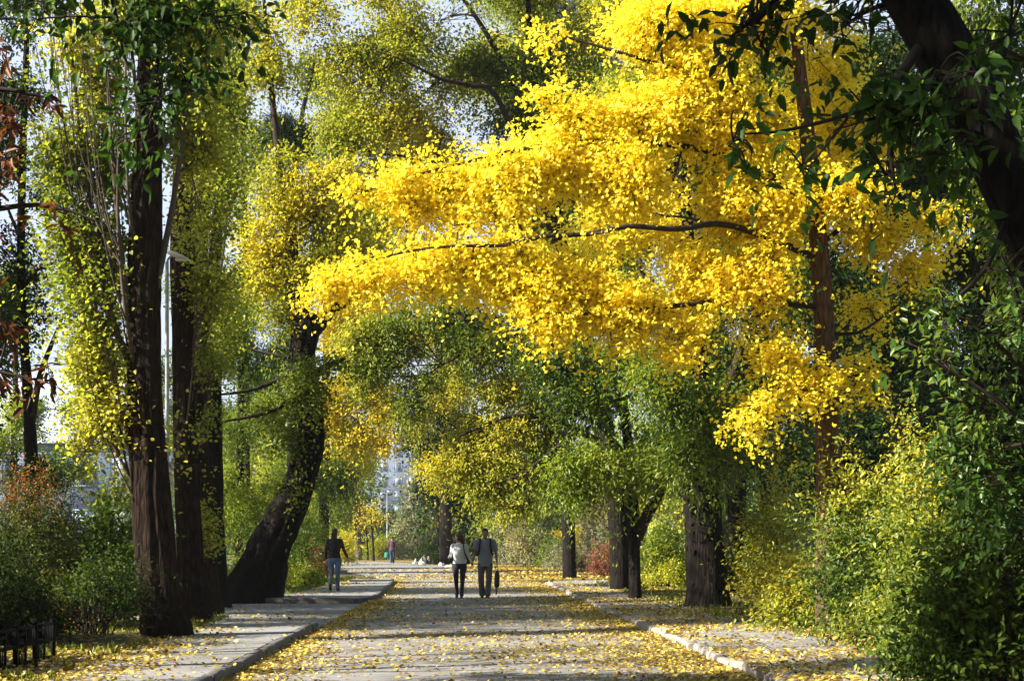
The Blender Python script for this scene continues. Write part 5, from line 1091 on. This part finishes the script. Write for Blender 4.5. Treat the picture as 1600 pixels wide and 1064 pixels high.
m = MB(); limb(m, [(.235, .10, 1.05), (.235, .10, .93)], [.05, .06], 12)
for V in m.v: V[:, 1] = .10 + (V[:, 1] - .10) * 2.0
fuse(m, 'pouch', M['leather'], b, .010)
m = MB(); limb(m, [(.215, .14, 1.02), (.15, .13, 1.36), (.125, .04, 1.49), (.115, -.08, 1.46), (.125, -.15, 1.34), (.165, -.155, 1.18), (.215, -.08, 1.04), (.225, .02, 1.0)], [.017] * 8, 8); m.build('strap', M['leather'], b, True)
b = held('tote_bag', 'green carrier bag hanging beside the distant walker', 'bag', (-7.8, 100, .004), R(180), 1.74 / 1.75)
m = MB(); limb(m, [(.36, -.02, .74), (.36, -.02, .68), (.37, -.02, .42), (.37, -.02, .36)], [.05, .13, .15, .10], 12)
for V in m.v: V[:, 1] *= .5
fuse(m, 'bag_body', M['green_bag'], b, .014)
m = MB(); limb(m, [(.28, -.02, .70), (.30, -.03, .83), (.42, -.02, .70)], [.012] * 3, 6); m.build('handle', M['green_bag'], b, True)
b = held('coat', 'dark folded coat hanging over the arm of the distant walker', 'coat', (-7.8, 100, .004), R(180), 1.74 / 1.75)
m = MB(); limb(m, [(.30, .0, 1.02), (.40, .02, .98), (.45, .02, .86), (.44, .02, .74)], [.05, .08, .07, .03], 10); fuse(m, 'folded_cloth', M['cloth_black'], b, .014)
# ------------------------------------------------------------------ lamp post, railing, post, buildings, boulders
M['lamp_metal'] = plain_mat('galvanised_steel', (.30, .31, .33), .5, .12, 6, metal=.2, stretch=(6, 6, 1))
M['lamp_head'] = plain_mat('lamp_housing', (.55, .55, .55), .5, .08, 10)
M['lamp_glass'] = plain_mat('lamp_cover', (.55, .57, .58), .25, .05, 10)
M['rail_black'] = plain_mat('black_paint', (.004, .004, .005), .8, .3, 18, spec=.12)
M['post_grey'] = plain_mat('weathered_wood', (.22, .20, .18), .9, .25, 14, stretch=(5, 5, 1))
M['render_hazed'] = plain_mat('hazed_render', (.20, .25, .36), .9, .06, .6)  # blue distance haze is mixed into the wall colour
M['render_light'] = plain_mat('light_render', (.60, .62, .66), .9, .06, .6)
M['hazed_glass'] = plain_mat('hazed_glass', (.165, .21, .305), .5, .1, .4, spec=.5)  # haze in the colour too: glass kept close to the wall tone
M['trim'] = plain_mat('hazed_trim', (.22, .27, .375), .7, .05, 4)  # trim tinted by the same painted haze
M['roof_tile'] = plain_mat('roof_sheet', (.42, .46, .54), .6, .1, 2)
M['rock'] = plain_mat('pale_rock', (.42, .41, .40), .9, .25, 5, bump=.6)

def street_lamp(label, px, d, by, top, w, head=True):
    b = P(px, by, d); H = (by - top) / FPX * d; r = w / 2 * d / FPX
    rt = root('street_lamp', (b[0], b[1], .08), label, 'street lamp', 'street lamps')
    m = MB(); z = np.array([.03, .5, .52, .9, .92, H - .3, H]); tube(m, np.c_[np.full(7, b[0]), np.full(7, b[1]), z + .05], np.array([1.5, 1.5, 1.15, 1.1, 1.0, .75, .72]) * r, 16); m.build('pole', M['lamp_metal'], rt, True)
    m = MB(); limb(m, [(b[0], b[1], H), (b[0] + .02, b[1], H + .10), (b[0] + .10, b[1] - .02, H + .16)], [r * .5, r * .45, r * .4], 10); m.build('arm', M['lamp_metal'], rt, True)
    m = MB(); hx = b[0] + .04; z = H + .16
    # wedge-shaped housing: high and narrow at the arm, wide and flat at the tip
    pr = [(-.03, .03, .075, .02), (.02, .06, .07, -.01), (.12, .09, .035, -.04), (.24, .10, -.02, -.07), (.30, .08, -.055, -.08)]
    V = []
    for (x, hw, zt, zb) in pr: V += [[hx + x, b[1] - hw, z + zb], [hx + x, b[1] + hw, z + zb], [hx + x, b[1] + hw * .75, z + zt], [hx + x, b[1] - hw * .75, z + zt]]
    F = [[i * 4 + j, i * 4 + (j + 1) % 4, i * 4 + 4 + (j + 1) % 4, i * 4 + 4 + j] for i in range(4) for j in range(4)] + [[3, 2, 1, 0], [16, 17, 18, 19]]
    m.add(V, F); m.build('lamp_head', M['lamp_head'], rt)
    m = MB(); box(m, (hx + .19, b[1], z - .078), (.18, .15, .03), 0, .008); m.build('lamp_cover', M['lamp_glass'], rt)
    return rt
street_lamp('pale thin lamp post with a wedge-shaped head between the two thick poplars', 261, 24.6, 982, 406, 7.6)
street_lamp('thin pale lamp post far off in front of the hazy building', 605, 150, 866, 768, 2.4)

# --- low black railing at the pavement edge
rt = root('railing', (-5.45, 16.4, .08), 'low black metal railing at the edge of the left pavement', 'railing')
X = -5.45; post_y = [18.24, 17.55, 16.86, 16.17, 15.48, 14.8]
for y in post_y:
    m = MB(); box(m, (X, y, .295), (.05, .05, .51), 0, .007); box(m, (X, y, .56), (.062, .062, .022), 0, .005); m.build('post', M['rail_black'], rt)
for y0, y1 in zip(post_y[:-1], post_y[1:]):
    m = MB(); L_ = y0 - y1 - .07; c = (y0 + y1) / 2
    for z in (.52, .33, .13): box(m, (X, c, z), (.032, L_, .035), 0, .005)
    box(m, (X, c, .345), (.024, .03, .42), 0, .004)
    for k in np.linspace(-.44, .44, 10):
        up = k > 0
        if abs(k) > .04: box(m, (X, c + k * L_, .425 if up else .23), (.013, .013, .20), 0, .003)
    box(m, (X, c - .24 * L_, .46), (.024, .40 * L_, .025), 0, .004)
    m.build('panel', M['rail_black'], rt)

# --- wooden stake beside the leaning trunk
rt = root('wooden_post', G(443, 922, .075), 'short grey wooden stake beside the foot of the leaning trunk', 'post')
b = G(443, 922, .075); m = MB(); limb(m, [(b[0], b[1], -.1), (b[0] + .01, b[1], .40), (b[0], b[1], .80)], [.075, .07, .065], 10); m.build('stake', M['post_grey'], rt, True)
m = MB(); tube(m, [(b[0], b[1], .79), (b[0], b[1], .84), (b[0], b[1], .86)], [.068, .06, .02], 10); m.build('cap', M['post_grey'], rt, True)

# --- hazy buildings
def building(name, label, x0, x1, y, h, depth, cols, rows, mat, roof, win=(.5, .55)):
    rt = root(name, ((x0 + x1) / 2, y, 0), label, 'building')
    w = x1 - x0; m = MB(); box(m, ((x0 + x1) / 2, y + depth / 2, h / 2 - .1), (w, depth, h + .2)); m.build('wall', mat, rt)
    if roof == 'flat':
        m = MB(); box(m, ((x0 + x1) / 2, y + depth / 2, h + .25), (w + .6, depth + .6, .5)); m.build('roof', M['trim'], rt)
    else:
        m = MB(); e = .6; zt = h + roof; cx0, cx1, cy = x0 - e, x1 + e, y + depth / 2
        V = [[cx0, y - e, h], [cx1, y - e, h], [cx1, y + depth + e, h], [cx0, y + depth + e, h], [cx0 + depth * .4, cy, zt], [cx1 - depth * .4, cy, zt]]
        m.add(V, [[0, 1, 5, 4], [2, 3, 4, 5]]); m.add(V, [[1, 2, 5], [3, 0, 4]]); m.add(V, [[3, 2, 1, 0]]); m.build('roof', M['roof_tile'], rt)
    cw, rh = w / cols, h / rows
    for i in range(cols):
        for j in range(rows):
            cx, cz = x0 + cw * (i + .5), rh * (j + .52); ww, wh = cw * win[0], rh * win[1]; t = .12
            f = MB()
            box(f, (cx, y - .03, cz + wh / 2 + t / 2), (ww + 2 * t, .14, t)); box(f, (cx, y - .05, cz - wh / 2 - t / 2), (ww + 2.6 * t, .20, t))
            for q in (-1, 1): box(f, (cx + q * (ww / 2 + t / 2), y - .03, cz), (t, .14, wh))
            box(f, (cx, y - .02, cz), (t * .6, .10, wh))
            fo_ = f.build('window', M['trim'], rt)
            g_ = MB(); box(g_, (cx, y - .004, cz), (ww, .05, wh)); go = g_.build('pane', M['hazed_glass'], None)
            go.data.transform(__import__('mathutils').Matrix.Translation(-Vector(rt.location))); go.parent = fo_
    return rt
building('pale_house', 'hazy pale house glimpsed through the thin forked tree', -68, -34, 160, 11.6, 20, 8, 2, M['render_hazed'], 8.6)
building('apartment_building', 'hazy blue-grey apartment block closing the view beyond the road', -62, -14, 430, 32, 22, 12, 8, M['render_hazed'], 'flat')

# --- pale boulders at the far verge, white stones on the kerb line
def boulder(label, px, d, w, h, seed, name='boulder', z=.0):
    b = P(px, 0, d); b[2] = z; k = d / FPX; rng = np.random.default_rng(seed); m = MB()
    t = np.linspace(-.5, .98, 9) * np.pi / 2
    r = np.array([w / 2 * k, w * .4 * k, h * k]); nz = Noise(seed, 2.0 / max(r), 3)
    loft(m, [(b[0], b[1], b[2] + r[2] * math.sin(x), r[0] * math.cos(x), r[1] * math.cos(x)) for x in t], 20)
    for V in m.v: c = b.copy(); V[:] = c + (V - c) * (.8 + .4 * nz(V))[:, None]
    rt = root(name, tuple(b), label, 'boulder' if name == 'boulder' else 'stone', 'pale rocks beside the far road')
    o = m.build(name + '_body', M['rock'], rt); return rt
boulder('pale boulder lying beside the road left of the dark evergreen', 660, 97, 17, 9, 1)
boulder('low white boulder leaning against the pale boulder', 650, 99, 11, 5, 2)
boulder('dark-shaded rock between the pale boulder and the dark evergreen', 670, 98, 9, 8, 6)
boulder('white kerb stone lying loose under the evergreen', 702, 87, 17, 4, 3, 'loose_stone')
boulder('smaller white stone behind the woman in white', 717, 84, 12, 4, 4, 'loose_stone')
boulder('small grey stone at the root of the evergreen', 690, 91, 12, 5, 5, 'loose_stone')
# ------------------------------------------------------------------ camera, light, air
cam = bpy.data.cameras.new('camera'); co = bpy.data.objects.new('camera', cam); COL.objects.link(co)
cam.sensor_width = 36; cam.sensor_fit = 'HORIZONTAL'; cam.lens = 36 * FPX / 1600
cam.shift_y = (HY - 532) / 1600
co.location = (0, 0, CAMZ); co.rotation_euler = (R(90), 0, 0); cam.clip_end = 5000; cam.clip_start = .1
sc.camera = co

sun = bpy.data.lights.new('sun', 'SUN'); so = bpy.data.objects.new('sun', sun); COL.objects.link(so)
sun.energy = 5.0; sun.angle = R(.5); sun.color = (1, .94, .83)
so.rotation_euler = Vector(SUN).to_track_quat('Z', 'Y').to_euler(); so.location = (-20, 10, 30)

w = bpy.data.worlds.new('World'); sc.world = w; w.use_nodes = True
nt = w.node_tree; nt.nodes.clear()
sky = nt.nodes.new('ShaderNodeTexSky'); sky.sky_type = 'NISHITA'; sky.sun_disc = False
sky.sun_elevation = R(SUN_EL); sky.sun_rotation = R(SUN_AZ); sky.dust_density = 1.5; sky.air_density = 1.2; sky.ozone_density = 3.0
bg = nt.nodes.new('ShaderNodeBackground'); bg.inputs[1].default_value = .055
wo = nt.nodes.new('ShaderNodeOutputWorld'); # thin white veil of cloud, densest low over the horizon
tc = nt.nodes.new('ShaderNodeTexCoord'); sep = nt.nodes.new('ShaderNodeSeparateXYZ'); nt.links.new(tc.outputs['Generated'], sep.inputs[0])
nz = N_(nt, 'ShaderNodeTexNoise', i_Scale=2.2, i_Detail=5, i_Roughness=.6); nt.links.new(tc.outputs['Generated'], nz.inputs['Vector'])
r1 = ramp(nt, [(0, (1, 1, 1)), (.32, (.85, .85, .85)), (.6, (.2, .2, .2)), (1, (.05, .05, .05))]); nt.links.new(sep.outputs[2], r1.inputs[0])
r2 = ramp(nt, [(.3, (.72, .72, .72)), (.6, (1, 1, 1))]); nt.links.new(nz.outputs[0], r2.inputs[0])
mu0 = N_(nt, 'ShaderNodeMath', operation='MULTIPLY'); nt.links.new(r1.outputs[0], mu0.inputs[0]); nt.links.new(r2.outputs[0], mu0.inputs[1])
r3 = ramp(nt, [(.0, (.0, .0, .0)), (.5, (.12, .12, .12)), (.85, (1, 1, 1))]); mr = N_(nt, 'ShaderNodeMath', operation='MULTIPLY_ADD'); mr.inputs[1].default_value = .5; mr.inputs[2].default_value = .5
nt.links.new(sep.outputs[1], mr.inputs[0]); nt.links.new(mr.outputs[0], r3.inputs[0])       # veil weighted to the far side, shaped to dim skylight from behind
mu = N_(nt, 'ShaderNodeMath', operation='MULTIPLY'); nt.links.new(mu0.outputs[0], mu.inputs[0]); nt.links.new(r3.outputs[0], mu.inputs[1])
veil = N_(nt, 'ShaderNodeMix', data_type='RGBA'); veil.clamp_result = False
nt.links.new(mu.outputs[0], veil.inputs[0]); nt.links.new(sky.outputs[0], veil.inputs[6]); veil.inputs[7].default_value = (5.4, 6.0, 7.4, 1)
nt.links.new(veil.outputs[2], bg.inputs[0]); nt.links.new(bg.outputs[0], wo.inputs[0])

if HAZE:
    m, nt, out = new_mat('thin_haze')
    pv = N_(nt, 'ShaderNodeVolumePrincipled'); pv.inputs['Density'].default_value = HAZE; pv.inputs['Color'].default_value = (.90, .92, .96, 1); pv.inputs['Anisotropy'].default_value = .2
    nt.links.new(pv.outputs[0], out.inputs['Volume'])
    b = MB(); box(b, (0, 200, 11.5), (400, 560, 36)); kind(b.build('haze', m), 'stuff')

vs = sc.view_settings; sc.display_settings.display_device = 'sRGB'
vs.view_transform = 'Standard'; vs.look = 'None'; vs.gamma = 1; vs.exposure = EXPO
sc.render.engine = 'CYCLES'
cy = sc.cycles; cy.max_bounces = 7; cy.diffuse_bounces = 5; cy.glossy_bounces = 2; cy.transmission_bounces = 4; cy.volume_bounces = 1; cy.transparent_max_bounces = 4
cy.sample_clamp_indirect = 4; cy.use_denoising = True; cy.caustics_reflective = False; cy.caustics_refractive = False
finish_roots()
